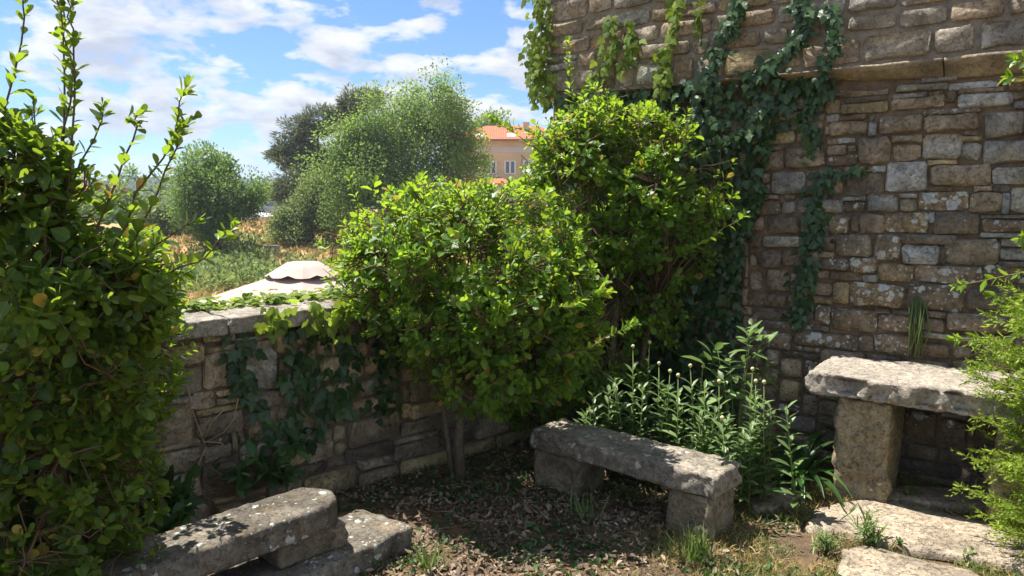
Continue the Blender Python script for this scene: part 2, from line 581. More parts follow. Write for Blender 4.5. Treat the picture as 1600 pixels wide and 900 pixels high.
def field_material():
    m, t = new_mat('dry_field')
    pos = t.n('ShaderNodeNewGeometry').outputs['Position']
    n1 = t.noise(pos, 0.10, 5, 0.65)
    n2 = t.noise(pos, 0.8, 6, 0.7)
    n3 = t.noise(pos, 6.0, 4, 0.7)
    c = t.mix(t.ramp(n2, [(0.3, 0.0), (0.7, 1.0)]), (0.40, 0.25, 0.115), (0.50, 0.35, 0.17))
    c = t.mix(t.ramp(n1, [(0.46, 0.0), (0.60, 0.85)]), c, (0.14, 0.17, 0.05))
    c = t.mix(t.math('MULTIPLY', n3, 0.5), c, (0.22, 0.15, 0.07))
    finish(t, c, 0.95, t.math('ADD', n2, n3), 0.6, 0.1, 0.1)
    return m


M_FIELD = field_material()

# ------------------------------------------------------------------ leaf shapes
def leaf_shape(w1, w2, w3, fold=0.10, curl=-0.14, tip=1.0):
    vs = [(0, 0, 0), (0, .33, 0), (0, .70, 0), (0, tip, 0),
          (-w1, .26, fold * w1 * 3), (-w2, .60, fold * w2 * 3), (-w3, .88, fold * w3 * 3),
          (w1, .26, fold * w1 * 3), (w2, .60, fold * w2 * 3), (w3, .88, fold * w3 * 3)]
    vs = [(x, y, z + curl * y * y) for x, y, z in vs]
    fs = [(0, 1, 4), (4, 1, 2, 5), (5, 2, 3, 6), (0, 7, 1), (7, 8, 2, 1), (8, 9, 3, 2)]
    return vs, fs


L_OBOV = [leaf_shape(.15, .30, .23, .10, -.16), leaf_shape(.17, .33, .25, .05, -.05), leaf_shape(.12, .25, .19, .16, -.26), leaf_shape(.16, .31, .22, .02, .10)]
L_LANCE = [leaf_shape(.13, .17, .08, .1, -.25), leaf_shape(.15, .19, .09, .08, -.45), leaf_shape(.11, .15, .07, .15, -.1)]
L_OVATE = [leaf_shape(.22, .24, .11, .06, -.15), leaf_shape(.20, .22, .10, .1, -.25)]
L_DRY = [leaf_shape(.2, .26, .12, .25, -.35), leaf_shape(.22, .25, .12, -.2, .35), leaf_shape(.16, .2, .1, .3, .25)]
L_BLADE = [([(-.03, 0, 0), (.03, 0, 0), (.028, .45, .03), (-.028, .45, .03), (0, 1, -.18)], [(0, 1, 2, 3), (3, 2, 4)]),
           ([(-.03, 0, 0), (.03, 0, 0), (.026, .5, 0), (-.026, .5, 0), (0, 1, -.05)], [(0, 1, 2, 3), (3, 2, 4)])]
L_STRAW = [([(-.07, 0, 0), (.07, 0, 0), (.06, .45, .03), (-.06, .45, .03), (0, 1, -.18)], [(0, 1, 2, 3), (3, 2, 4)]),
           ([(-.06, 0, 0), (.06, 0, 0), (.05, .5, 0), (-.05, .5, 0), (.05, 1, -.3)], [(0, 1, 2, 3), (3, 2, 4)])]
L_FEATHER = [leaf_shape(.05, .06, .035, .05, -.2), leaf_shape(.045, .055, .03, .05, .1)]
L_CARD = [([(0, 0, 0), (.32, .45, .06), (0, 1, 0), (-.32, .45, .06)], [(0, 1, 2), (0, 2, 3)])]
L_NEEDLE = [([(0, 0, 0), (.09, .4, .02), (0, 1, 0), (-.09, .4, .02)], [(0, 1, 2), (0, 2, 3)])]


def ivy_shape(k):
    out = [(0, .02), (.20, -.06), (.36, .06), (.50, .30), (.27, .42), (.25, .62), (0, 1.0), (-.25, .62), (-.27, .42), (-.50, .30), (-.36, .06), (-.20, -.06)]
    vs = [(0, .34, 0.0)]
    for i, (x, y) in enumerate(out):
        z = -0.10 * (x * x * 3) - 0.10 * y * y * (1 + .5 * k) + (0.05 if i in (4, 8) else 0)
        vs.append((x * (1 + .1 * k), y, z))
    fs = [(0, 1 + i, 1 + (i + 1) % 12) for i in range(12)]
    return vs, fs


L_IVY = [ivy_shape(0), ivy_shape(1), ivy_shape(-1)]


def unit(a):
    return a / np.maximum(np.linalg.norm(a, axis=-1, keepdims=True), 1e-9)


def frames(axis, normal):
    y = unit(axis)
    x = np.cross(y, normal)
    bad = np.linalg.norm(x, axis=1) < 1e-3
    x[bad] = np.cross(y[bad], np.array([0.3, 0.5, 0.8]))
    x = unit(x)
    z = np.cross(x, y)
    return np.stack([x, y, z], axis=2)          # columns


def leaf_uv(vs):
    a = np.array(vs)
    wx = max(1e-6, np.abs(a[:, 0]).max())
    return np.stack([a[:, 0] / wx * .5 + .5, a[:, 1]], 1)


_leaf_mesh = {}


def leaf_mesh(shape, mat, key):
    k = (key, mat.name)
    if k not in _leaf_mesh:
        vs, fs = shape
        loops = [i for f in fs for i in f]
        tot = [len(f) for f in fs]
        st = np.concatenate([[0], np.cumsum(tot)[:-1]])
        _leaf_mesh[k] = np_mesh('leaf', vs, loops, st, tot, mat, True, leaf_uv(vs)[loops])
    return _leaf_mesh[k]


def joined_leaves(name, shapes, mat, Rm, pos, scale, origin, which):
    V, Lp, T, U = [], [], [], []
    off = 0
    for si, (vs, fs) in enumerate(shapes):
        ix = np.where(which == si)[0]
        if len(ix) == 0:
            continue
        a = np.array(vs, np.float64)
        v = np.einsum('nij,kj->nki', Rm[ix], a) * scale[ix][:, None, None] + (pos[ix] - origin)[:, None, :]
        V.append(v.reshape(-1, 3))
        lp = np.array([i for f in fs for i in f])
        tot = np.array([len(f) for f in fs])
        Lp.append((lp[None, :] + (np.arange(len(ix)) * len(vs))[:, None] + off).ravel())
        T.append(np.tile(tot, len(ix)))
        U.append(np.tile(leaf_uv(vs)[lp], (len(ix), 1)))
        off += len(ix) * len(vs)
    V, Lp, T, U = np.concatenate(V), np.concatenate(Lp), np.concatenate(T), np.concatenate(U)
    S = np.concatenate([[0], np.cumsum(T)[:-1]])
    return np_mesh(name, V, Lp, S, T, mat, True, U)


def leaves(root, shapes, key, mat, axis, normal, pos, scale, n_parts=300, rest='foliage', part='leaf', kind_top=None):
    """leaves as parts (the ones that show largest), the rest joined into one part"""
    axis, normal, pos, scale = (np.asarray(a, float) for a in (axis, normal, pos, scale))
    Rm = frames(axis, normal)
    N = len(pos)
    which = rng.integers(0, len(shapes), N)
    org = np.array(root.matrix_basis.translation) if root is not None else np.zeros(3)
    d = np.linalg.norm(pos - np.array([0, 0, CAM_H]), axis=1)
    fy = pos[:, 1] * CP - (pos[:, 2] - CAM_H) * SP
    sx = np.abs(pos[:, 0] / np.maximum(fy, .01))
    inview = (sx < 0.70) & (fy > 0.2)
    order = np.argsort(d + np.where(inview, 0, 100))
    near = order[:min(n_parts, N)]
    if n_parts:
        names = [leaf_mesh(s, mat, key + str(i)) for i, s in enumerate(shapes)]
        for i in near:
            o = bpy.data.objects.new(part, names[which[i]])
            M = np.eye(4)
            M[:3, :3] = Rm[i] * scale[i]
            M[:3, 3] = pos[i] - org
            o.matrix_basis = Matrix(M.tolist())
            link(o, root)
    rest_ix = order[min(n_parts, N):]
    if len(rest_ix):
        me = joined_leaves(rest, shapes, mat, Rm[rest_ix], pos[rest_ix], scale[rest_ix], org, which[rest_ix])
        o = bpy.data.objects.new(rest, me)
        link(o, root)
        o['kind'] = 'stuff'
        return o


def rand_dirs(n):
    return unit(rng.normal(size=(n, 3)))


# ------------------------------------------------------------------ ground and far land
def terrain_h(x, y):
    ys = [-400, 22, 30, 36, 45, 58, 80, 150, 400, 2500]
    zs = [-2.4, -2.4, -2.35, -2.1, -0.95, 0.15, 0.35, 0.3, -2.0, -2.0]
    h = float(np.interp(y, ys, zs))
    h += 0.35 * mnoise.noise(Vector((x * .07, y * .07, 3.3))) * min(1.0, max(0.0, (y - 14) / 20))
    return h


def build_terrain():
    xs = np.concatenate([np.linspace(-1800, -140, 10), np.linspace(-120, 120, 81), np.linspace(140, 1800, 10)])
    ys = np.concatenate([np.linspace(-300, -20, 6), np.linspace(-10, 110, 81), np.linspace(130, 2500, 14)])
    v = [(x, y, terrain_h(x, y)) for y in ys for x in xs]
    nx = len(xs)
    f = [(j * nx + i, j * nx + i + 1, (j + 1) * nx + i + 1, (j + 1) * nx + i) for j in range(len(ys) - 1) for i in range(nx - 1)]
    m = MB()
    m.add(v, f)
    return m.build('terrain', M_FIELD, None, True, kind='structure')


build_terrain()


def build_ground():
    """the courtyard: a triangle between the two walls that goes on behind the camera"""
    m = MB()
    n = 90
    v = []
    a0 = CORNER + UL * 0.3 - NR * 0.0
    for j in range(n + 1):
        for i in range(n + 1):
            u, w_ = (i / n) ** 1.6, (j / n) ** 1.6
            p = CORNER - UL * (11.0 * u - 0.15) + UR * (11.0 * w_ - 0.15)
            z = 0.02 * mnoise.noise(Vector((p.x * 2.2, p.y * 2.2, 1))) + 0.012 * mnoise.noise(Vector((p.x * 7, p.y * 7, 4)))
            v.append((p.x, p.y, z))
    f = [(j * (n + 1) + i, j * (n + 1) + i + 1, (j + 1) * (n + 1) + i + 1, (j + 1) * (n + 1) + i) for j in range(n) for i in range(n)]
    m.add(v, f)
    return m.build('ground', M_SOIL, None, True, kind='structure')


GROUND = build_ground()


def flagstone(pts, seed, thick=0.035):
    """an uneven paving stone from its outline on the ground"""
    r = random.Random(seed)
    pts = [Vector(p) for p in pts]
    n = len(pts)
    ring = []
    for i in range(n):
        a, b = pts[i], pts[(i + 1) % n]
        k = max(2, int((b - a).length / 0.07))
        for j in range(k):
            p = a.lerp(b, j / k)
            ring.append(p + Vector((r.uniform(-.012, .012), r.uniform(-.012, .012), 0)))
    c = sum(ring, Vector()) / len(ring)
    vs, fs = [], []
    lv = [(1.0, 0.0), (0.985, thick * .7), (0.95, thick), (0.75, thick + .004), (0.45, thick + .006)]
    k = len(ring)
    for s, z in lv:
        for p in ring:
            q = c + (p - c) * s
            vs.append((q.x, q.y, 0.004 + z + (0.012 * mnoise.noise(q * 4 + Vector((0, 0, seed))) if z > 0.02 else 0)))
    for l in range(len(lv) - 1):
        for i in range(k):
            fs.append((l * k + i, l * k + (i + 1) % k, (l + 1) * k + (i + 1) % k, (l + 1) * k + i))
    vs.append((c.x, c.y, 0.004 + thick + .006))
    for i in range(k):
        fs.append(((len(lv) - 1) * k + i, (len(lv) - 1) * k + (i + 1) % k, len(vs) - 1))
    m = MB()
    m.add(vs, fs)
    return m.build('flagstone', M_FLAG, GROUND, True)


def G(px, py, z=0.0):
    return at_z(px, py, z)


FLAG_POLYS = []
for k, poly in enumerate([
    [(1256, 832), (1270, 806), (1300, 795), (1352, 788), (1420, 797), (1470, 808), (1530, 824), (1600, 842), (1690, 872), (1680, 912), (1600, 905), (1520, 886), (1440, 874), (1385, 862), (1330, 848)],
    [(1312, 868), (1345, 862), (1395, 876), (1450, 890), (1520, 906), (1560, 930), (1500, 960), (1380, 950), (1305, 920)],
    [(1168, 792), (1190, 778), (1228, 770), (1250, 779), (1240, 795), (1205, 806), (1180, 806)],
    [(1340, 778), (1400, 768), (1500, 772), (1560, 790), (1540, 806), (1440, 796), (1370, 786)],
]):
    FLAG_POLYS.append([(G(*p).x, G(*p).y) for p in poly])
    flagstone([G(*p) for p in poly], k + 3)


# far wooded hills
def hill(name, x0, x1, y, zbase, ztop, seed):
    m = MB()
    n, k = 60, 8
    v = []
    for j in range(k + 1):
        for i in range(n + 1):
            x = x0 + (x1 - x0) * i / n
            prof = math.sin(math.pi * j / k) ** 0.8
            e = 0.65 + 0.35 * mnoise.noise(Vector((x * .006, seed, 0))) + 0.15 * mnoise.noise(Vector((x * .03, seed + 3, 0)))
            v.append((x, y + (j - k / 2) * 40, zbase + (ztop - zbase) * prof * e))
    f = [(j * (n + 1) + i, j * (n + 1) + i + 1, (j + 1) * (n + 1) + i + 1, (j + 1) * (n + 1) + i) for j in range(k) for i in range(n)]
    m.add(v, f)
    o = m.build(name, M_HILL, None, True, kind='structure')
    # woods over its near slope and its crest
    N = 16000
    tt, jj = rng.random(N), rng.random(N) * .62
    xx = x0 + (x1 - x0) * tt
    pos = np.zeros((N, 3))
    for q in range(N):
        x = xx[q]
        e = 0.65 + 0.35 * mnoise.noise(Vector((x * .006, seed, 0))) + 0.15 * mnoise.noise(Vector((x * .03, seed + 3, 0)))
        pos[q] = (x, y + (jj[q] * k - k / 2) * 40, zbase + (ztop - zbase) * (math.sin(math.pi * jj[q]) ** .8) * e + abs(rng.normal()) * 2.6)
    return pos


hp = hill('far_hill', -520, 320, 620, -6, 26, 2.0)
hw = joined_leaves('far_woods', L_CARD, M_HILL, frames(rand_dirs(len(hp)), rand_dirs(len(hp))), hp, rng.uniform(2.5, 5.5, len(hp)), np.zeros(3), np.zeros(len(hp), int))
o = bpy.data.objects.new('far_woods', hw)
link(o)
tag(o, 'dark woods covering the far hill on the horizon', None, None, 'stuff')

# ------------------------------------------------------------------ stone walls
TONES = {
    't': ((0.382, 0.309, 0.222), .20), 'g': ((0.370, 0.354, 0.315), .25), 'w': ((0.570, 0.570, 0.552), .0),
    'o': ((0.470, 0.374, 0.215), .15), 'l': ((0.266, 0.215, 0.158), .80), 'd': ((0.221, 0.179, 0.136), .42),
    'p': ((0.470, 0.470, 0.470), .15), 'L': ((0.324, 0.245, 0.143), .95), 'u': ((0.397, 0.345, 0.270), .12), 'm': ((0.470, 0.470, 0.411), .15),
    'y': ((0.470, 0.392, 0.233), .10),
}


def stone_block(w_, h, seed, proud, depth=0.09):
    """rounded uneven block face: local x along the wall, z up, y out of the wall; 50 triangles"""
    r = random.Random(seed)
    j = min(w_, h)
    c = min(.016, .16 * j)
    pts = []
    hw_, hh = w_ / 2, h / 2
    jit = min(.016, j * .11)
    base = [(-hw_ + c, -hh), (0, -hh), (hw_ - c, -hh), (hw_, -hh + c), (hw_, hh - c), (hw_ - c, hh), (0, hh), (-hw_ + c, hh), (-hw_, hh - c), (-hw_, -hh + c)]
    for x, z in base:
        pts.append((x - math.copysign(r.uniform(0, jit), x), z - math.copysign(r.uniform(0, jit), z)))
    e = min(0.009, j * .10)
    vs = [(x, -depth, z) for x, z in pts]
    vs += [(x, proud * .15 + r.uniform(-.004, .003), z) for x, z in pts]
    tx, tz = r.uniform(-.012, .012), r.uniform(-.012, .012)
    for x, z in pts:
        k = 1 - e / max(.01, math.hypot(x, z))
        vs.append((x * k, proud + tx * x / hw_ + tz * z / hh + r.uniform(-.008, .006), z * k))
    vs.append((r.uniform(-.25, .25) * w_, proud + r.uniform(-.004, .007), r.uniform(-.2, .2) * h))
    n = 10
    fs = []
    for l in range(2):
        for i in range(n):
            i2 = (i + 1) % n
            fs.append((l * n + i, l * n + i2, (l + 1) * n + i2, (l + 1) * n + i))
    for i in range(n):
        fs.append((2 * n + i, 2 * n + (i + 1) % n, 3 * n))
    return vs, fs


def place_stone(root, s0, s1, z0, z1, U, N, off, tone, seed, proud=None, tilt=None, gap=0.008):
    r = random.Random(seed * 13 + 1)
    w_, h = s1 - s0 - gap, z1 - z0 - gap
    if w_ < .012 or h < .012:
        return
    vs, fs = stone_block(w_, h, seed, r.uniform(.004, .024) * (1.0 if off == 0 else .45) if proud is None else proud)
    # seen from outside, U x UP may point into the wall: flip the winding then
    flip = U.cross(N).dot(UP) < 0
    if flip:
        fs = [f[::-1] for f in fs]
    c = CORNER + U * ((s0 + s1) / 2) + N * off
    c.z = (z0 + z1) / 2
    M = Matrix((U, N, UP)).transposed().to_4x4()
    M = M @ Matrix.Rotation(r.uniform(-.02, .02) if tilt is None else tilt, 4, 'Y')
    M.translation = c - root.matrix_basis.translation
    col, li = TONES[tone]
    f = r.uniform(.8, 1.22)
    hue = r.uniform(-.012, .012)
    color = (col[0] * f + hue, col[1] * f, col[2] * f - hue * .7, max(0.0, li + r.uniform(-.2, .2)) if li > 0 else 0.0)
    STONES.setdefault(root.name, []).append((vs, fs, M, color, c, w_ * h))


STONES = {}


def shown_size(c, area):
    """how large a stone shows from where the photograph was taken"""
    fy = c.y * CP - (c.z - CAM_H) * SP
    u = c.x / fy
    v = (c.y * SP + (c.z - CAM_H) * CP) / fy
    k = area / fy ** 2
    if abs(u) > .72 or abs(v) > .41:
        k *= .05
    return k


def lay_stones(root, most=300):
    """the stones that show largest become parts of their own, the others one joined part"""
    todo = sorted(STONES.pop(root.name), key=lambda q: -shown_size(q[4], q[5]))
    for vs, fs, M, color, c, a in todo[:most]:
        me = bpy.data.meshes.new('stone')
        me.from_pydata(vs, [], fs)
        me.polygons.foreach_set('use_smooth', [len(f) == 3 for f in fs])
        me.materials.append(M_STONE)
        o = bpy.data.objects.new('stone', me)
        o.matrix_basis = M
        o.color = color
        link(o, root)
    if todo[most:]:
        V, Fs, C = [], [], []
        for vs, fs, M, color, c, a in todo[most:]:
            n = len(V)
            V += [tuple(M @ Vector(p)) for p in vs]
            Fs += [tuple(i + n for i in f) for f in fs]
            C += [color] * len(vs)
        me = bpy.data.meshes.new('rubble')
        me.from_pydata(V, [], Fs)
        me.polygons.foreach_set('use_smooth', [len(f) == 3 for f in Fs])
        at = me.color_attributes.new('tint', 'FLOAT_COLOR', 'POINT')
        at.data.foreach_set('color', np.array(C, np.float32).ravel())
        me.materials.append(M_RUBBLE)
        o = bpy.data.objects.new('rubble', me)
        link(o, root)
        o['kind'] = 'stuff'


def fill_stones(root, taken, s_lo, s_hi, z_lo, z_hi, U, N, off, pick, seed, wr, hr, mask=None, cell=0.02, limit=None):
    """lays stones into whatever the hand-placed ones left free"""
    r = random.Random(seed)
    ns, nz = int((s_hi - s_lo) / cell), int((z_hi - z_lo) / cell)
    occ = np.zeros((nz, ns), bool)
    for a, b, c, d in taken:
        i0, i1 = int(round((a - s_lo) / cell)), int(round((b - s_lo) / cell))
        j0, j1 = int(round((c - z_lo) / cell)), int(round((d - z_lo) / cell))
        occ[max(0, j0):max(0, j1), max(0, i0):max(0, i1)] = True
    cnt = 0
    for j in range(nz):
        i = 0
        while i < ns:
            if occ[j, i]:
                i += 1
                continue
            want_w = max(2, int(r.uniform(*wr) / cell))
            want_h = max(2, int(r.uniform(*hr) / cell))
            k = i
            while k < ns and not occ[j, k] and k - i < want_w:
                k += 1
            # do not leave slivers behind
            if k < ns and not occ[j, k]:
                k2 = k
                while k2 < ns and not occ[j, k2] and k2 - k < 4:
                    k2 += 1
                if k2 - k < 4:
                    k = k2
            hgt = 1
            while j + hgt < nz and hgt < want_h and not occ[j + hgt, i:k].any():
                hgt += 1
            if j + hgt < nz and nz - (j + hgt) < 3 and not occ[j + hgt:nz, i:k].any():
                hgt = nz - j
            occ[j:j + hgt, i:k] = True
            s0, s1, z0, z1 = s_lo + i * cell, s_lo + k * cell, z_lo + j * cell, z_lo + (j + hgt) * cell
            if (s1 - s0) > .035 and (z1 - z0) > .03 and (mask is None or mask((s0 + s1) / 2, (z0 + z1) / 2)):
                place_stone(root, s0, s1, z0, z1, U, N, off, pick(r), seed * 1000 + cnt)
                cnt += 1
            i = k
    return cnt


# --- tower: the wall with the overhanging upper storey
TOWER = thing('stone_tower', 'old rubble stone tower wall with an overhanging upper part and white lichen spots', 'stone wall', CORNER + UR * 1.2)
S_END, S_FAR, Z_LEDGE, OVER = -0.47, 4.2, 2.375, 0.10
LEDGE_TILES = []
HAND_R = [
    (1315, 141, 1388, 151, 't'), (1315, 160, 1387, 177, 'o'), (1287, 144, 1320, 151, 't'), (1266, 156, 1289, 177, 't'), (1291, 156, 1313, 178, 'o'), (1262, 178, 1288, 188, 't'),
    (1292, 179, 1312, 190, 'p'), (1316, 181, 1337, 186, 't'), (1296, 189, 1356, 212, 't'), (1358, 191, 1369, 213, 'w'), (1373, 179, 1441, 209, 't'), (1294, 217, 1307, 226, 't'),
    (1309, 216, 1335, 224, 'w'), (1294, 226, 1322, 243, 't'), (1325, 228, 1337, 236, 't'), (1341, 213, 1391, 257, 't'), (1293, 241, 1340, 260, 'd'), (1192, 206, 1242, 225, 'y'),
    (1212, 193, 1247, 203, 't'), (1190, 235, 1226, 267, 't'), (1228, 228, 1288, 264, 't'), (1441, 118, 1494, 128, 'p'), (1403, 131, 1480, 143, 'm'), (1484, 127, 1560, 140, 'p'),
    (1393, 151, 1476, 170, 't'), (1498, 144, 1582, 168, 'w'), (1445, 177, 1531, 206, 't'), (1537, 171, 1600, 216, 'g'), (1585, 141, 1640, 154, 't'), (1586, 157, 1640, 169, 'p'),
    (1394, 211, 1440, 223, 't'), (1397, 225, 1438, 251, 't'), (1442, 209, 1503, 249, 'g'), (1504, 213, 1533, 220, 'o'), (1503, 222, 1533, 250, 'g'), (1535, 218, 1620, 256, 'g'),
    (1451, 250, 1494, 257, 'o'), (1454, 257, 1549, 292, 't'), (1385, 253, 1449, 301, 'w'), (1551, 260, 1640, 288, 'g'), (1551, 290, 1581, 299, 'd'), (1446, 292, 1487, 298, 'd'),
    (1407, 303, 1432, 309, 'w'), (1406, 311, 1433, 332, 't'), (1435, 299, 1514, 329, 'L'), (1516, 300, 1565, 333, 't'), (1567, 302, 1576, 333, 'p'), (1578, 293, 1640, 335, 'g'),
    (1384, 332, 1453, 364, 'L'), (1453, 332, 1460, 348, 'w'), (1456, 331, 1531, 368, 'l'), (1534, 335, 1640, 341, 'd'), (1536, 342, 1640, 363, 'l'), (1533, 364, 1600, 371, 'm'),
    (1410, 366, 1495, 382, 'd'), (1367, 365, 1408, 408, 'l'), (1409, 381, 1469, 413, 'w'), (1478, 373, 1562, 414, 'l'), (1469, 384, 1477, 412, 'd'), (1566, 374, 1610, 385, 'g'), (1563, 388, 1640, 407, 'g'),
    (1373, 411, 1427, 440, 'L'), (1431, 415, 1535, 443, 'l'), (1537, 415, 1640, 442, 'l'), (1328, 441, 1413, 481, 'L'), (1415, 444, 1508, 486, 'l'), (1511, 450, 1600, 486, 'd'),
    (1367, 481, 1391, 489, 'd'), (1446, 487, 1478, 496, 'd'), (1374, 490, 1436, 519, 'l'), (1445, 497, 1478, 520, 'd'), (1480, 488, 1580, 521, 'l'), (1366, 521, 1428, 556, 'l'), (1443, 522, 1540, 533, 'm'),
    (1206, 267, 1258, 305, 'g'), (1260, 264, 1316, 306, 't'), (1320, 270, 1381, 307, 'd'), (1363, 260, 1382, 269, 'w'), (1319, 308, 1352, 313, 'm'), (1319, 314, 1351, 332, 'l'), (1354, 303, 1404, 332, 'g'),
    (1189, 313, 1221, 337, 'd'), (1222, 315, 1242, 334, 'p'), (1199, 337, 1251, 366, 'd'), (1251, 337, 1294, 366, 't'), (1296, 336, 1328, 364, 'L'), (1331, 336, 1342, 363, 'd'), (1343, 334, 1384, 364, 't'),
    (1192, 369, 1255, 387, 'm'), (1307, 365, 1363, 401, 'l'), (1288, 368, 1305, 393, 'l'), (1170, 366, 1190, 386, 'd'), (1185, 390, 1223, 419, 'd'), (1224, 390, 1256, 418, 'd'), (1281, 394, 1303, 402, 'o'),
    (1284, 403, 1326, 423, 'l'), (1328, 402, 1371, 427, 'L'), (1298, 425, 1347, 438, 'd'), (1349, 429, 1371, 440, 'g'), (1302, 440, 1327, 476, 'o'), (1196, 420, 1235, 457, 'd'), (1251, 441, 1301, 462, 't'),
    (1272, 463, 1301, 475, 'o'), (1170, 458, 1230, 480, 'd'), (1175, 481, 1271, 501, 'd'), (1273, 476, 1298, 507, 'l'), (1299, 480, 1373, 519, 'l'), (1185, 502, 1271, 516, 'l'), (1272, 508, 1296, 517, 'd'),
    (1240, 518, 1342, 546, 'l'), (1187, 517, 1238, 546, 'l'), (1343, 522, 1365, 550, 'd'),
    (1411, 624, 1480, 640, 'd'), (1412, 640, 1465, 688, 'd'), (1467, 652, 1512, 696, 'd'), (1398, 690, 1416, 712, 'd'), (1418, 692, 1468, 720, 'd'), (1470, 702, 1510, 724, 'd'), (1400, 716, 1500, 745, 'd'),
]
takenR = []
for k, (x0, y0, x1, y1, tone) in enumerate(HAND_R):
    ym, xm = (y0 + y1) / 2, (x0 + x1) / 2
    s0 = wall_sz(x0, ym, NR, UR)[0]
    s1 = wall_sz(x1, ym, NR, UR)[0]
    z1 = wall_sz(xm, y0, NR, UR)[1]
    z0 = wall_sz(xm, y1, NR, UR)[1]
    # image bounding boxes of slanted stones overstate the height
    sl = abs(ym - 318) / (xm + 818) * (x1 - x0) * 0.45
    dz = sl * (z1 - z0) / max(1, y1 - y0)
    z0, z1 = z0 + dz * .5, z1 - dz * .5
    takenR.append((s0, s1, z0, z1))
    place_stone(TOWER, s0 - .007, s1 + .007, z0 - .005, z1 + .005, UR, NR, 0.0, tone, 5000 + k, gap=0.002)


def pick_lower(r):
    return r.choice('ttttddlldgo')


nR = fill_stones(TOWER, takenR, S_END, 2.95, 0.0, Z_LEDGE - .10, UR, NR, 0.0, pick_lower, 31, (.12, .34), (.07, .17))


def pick_upper(r):
    return r.choice('uuuutmgtyut')


nU = 0
r_ = random.Random(77)
z_ = Z_LEDGE + .006
while z_ < 3.28:
    hgt = r_.uniform(.11, .18)
    s_ = S_END
    while s_ < 2.9:
        wd_ = r_.uniform(.13, .40)
        if r_.random() < .14:                    # a pair of thin stones one above the other
            wd_ *= .7
            k_ = r_.uniform(.35, .65)
            place_stone(TOWER, s_, s_ + wd_, z_, z_ + hgt * k_, UR, NR, OVER, pick_upper(r_), 77000 + nU, gap=.010)
            place_stone(TOWER, s_, s_ + wd_, z_ + hgt * k_, z_ + hgt, UR, NR, OVER, pick_upper(r_), 77500 + nU, gap=.010)
            nU += 2
        else:
            dz_ = r_.uniform(-.012, .012)
            place_stone(TOWER, s_, s_ + wd_, z_ + max(0, dz_), z_ + hgt + min(0, dz_), UR, NR, OVER, pick_upper(r_), 77000 + nU, gap=.012)
            nU += 1
        s_ += wd_
    z_ += hgt

lay_stones(TOWER)
print('tower stones', len(HAND_R), nR, nU)


def wall_box(m, U, N, s0, s1, n0, n1, z0, z1):
    M = Matrix((U, N, UP)).transposed().to_4x4()
    M.translation = CORNER
    m.box((s0, n0, z0), (s1, n1, z1), M)


m = MB()
wall_box(m, UR, NR, S_END + .01, S_FAR, -1.6, -0.012, -2.6, Z_LEDGE + .0)
m.build('lower_wall_core', M_MORTAR, TOWER)
m = MB()
wall_box(m, UR, NR, S_END + .01, S_FAR, -1.6, OVER - 0.012, Z_LEDGE + .002, 4.6)
m.build('upper_wall_core', M_MORTAR_U, TOWER)
# the chamfered ledge that carries the upper wall, in long blocks
s = S_END
r_ = random.Random(4)
while s < S_FAR:
    e = min(S_FAR, s + r_.uniform(.55, .95))
    m = MB()
    n = 10
    vs, fs = [], []
    for i in range(n + 1):
        ss = s + .004 + (e - s - .008) * i / n
        k_ = .22 + .78 * max(0.0, min(1.0, (ss - 1.0) / 1.2))
        for nn, zz in ((-.05, Z_LEDGE - .001), (OVER + .014, Z_LEDGE - .001), (OVER + .016, Z_LEDGE - .022 * k_), (OVER * .75, Z_LEDGE - .045 * k_), (.035, Z_LEDGE - .085 * k_), (.012, Z_LEDGE - .10 * k_), (-.05, Z_LEDGE - .10 * k_)):
            p = CORNER + UR * ss + NR * (nn + .006 * mnoise.noise(Vector((ss * 9, zz * 30, 2)))) + UP * (zz + .006 * mnoise.noise(Vector((ss * 8, nn * 30, 8))))
            vs.append(p)
    for i in range(n):
        for k in range(6):
            fs.append((i * 7 + k, i * 7 + k + 1, (i + 1) * 7 + k + 1, (i + 1) * 7 + k))
    fs += [tuple(range(6, -1, -1)), tuple(n * 7 + k for k in range(7))]
    m.add(vs, fs)
    m.build('ledge', M_LEDGE, TOWER, True)
    s = e

# --- parapet on the left
PARA = thing('parapet_wall', 'low rubble stone parapet with flat coping stones and ivy, behind the low stone bench', 'stone wall', CORNER - UL * 2.0)
PH, PT = 0.97, 0.44
HAND_L = [
    (255, 538, 316, 574, 'y'), (250, 576, 313, 619, 't'), (318, 548, 371, 607, 't'), (374, 545, 430, 612, 'm'), (320, 518, 365, 533, 'y'), (366, 526, 408, 534, 'm'),
    (238, 628, 300, 697, 't'), (301, 612, 333, 640, 't'), (307, 642, 380, 682, 't'), (234, 700, 312, 743, 't'), (318, 693, 361, 719, 't'), (314, 722, 372, 775, 'd'), (375, 715, 430, 765, 'd'),
    (641, 590, 686, 626, 't'), (643, 628, 690, 652, 'o'), (628, 655, 672, 680, 't'), (615, 684, 686, 716, 'd'), (540, 692, 612, 722, 'd'), (480, 687, 520, 722, 't'), (535, 520, 572, 560, 'o'), (538, 562, 566, 592, 'o'),
    (382, 640, 428, 690, 't'), (240, 516, 318, 534, 'y'),
]
takenL = []
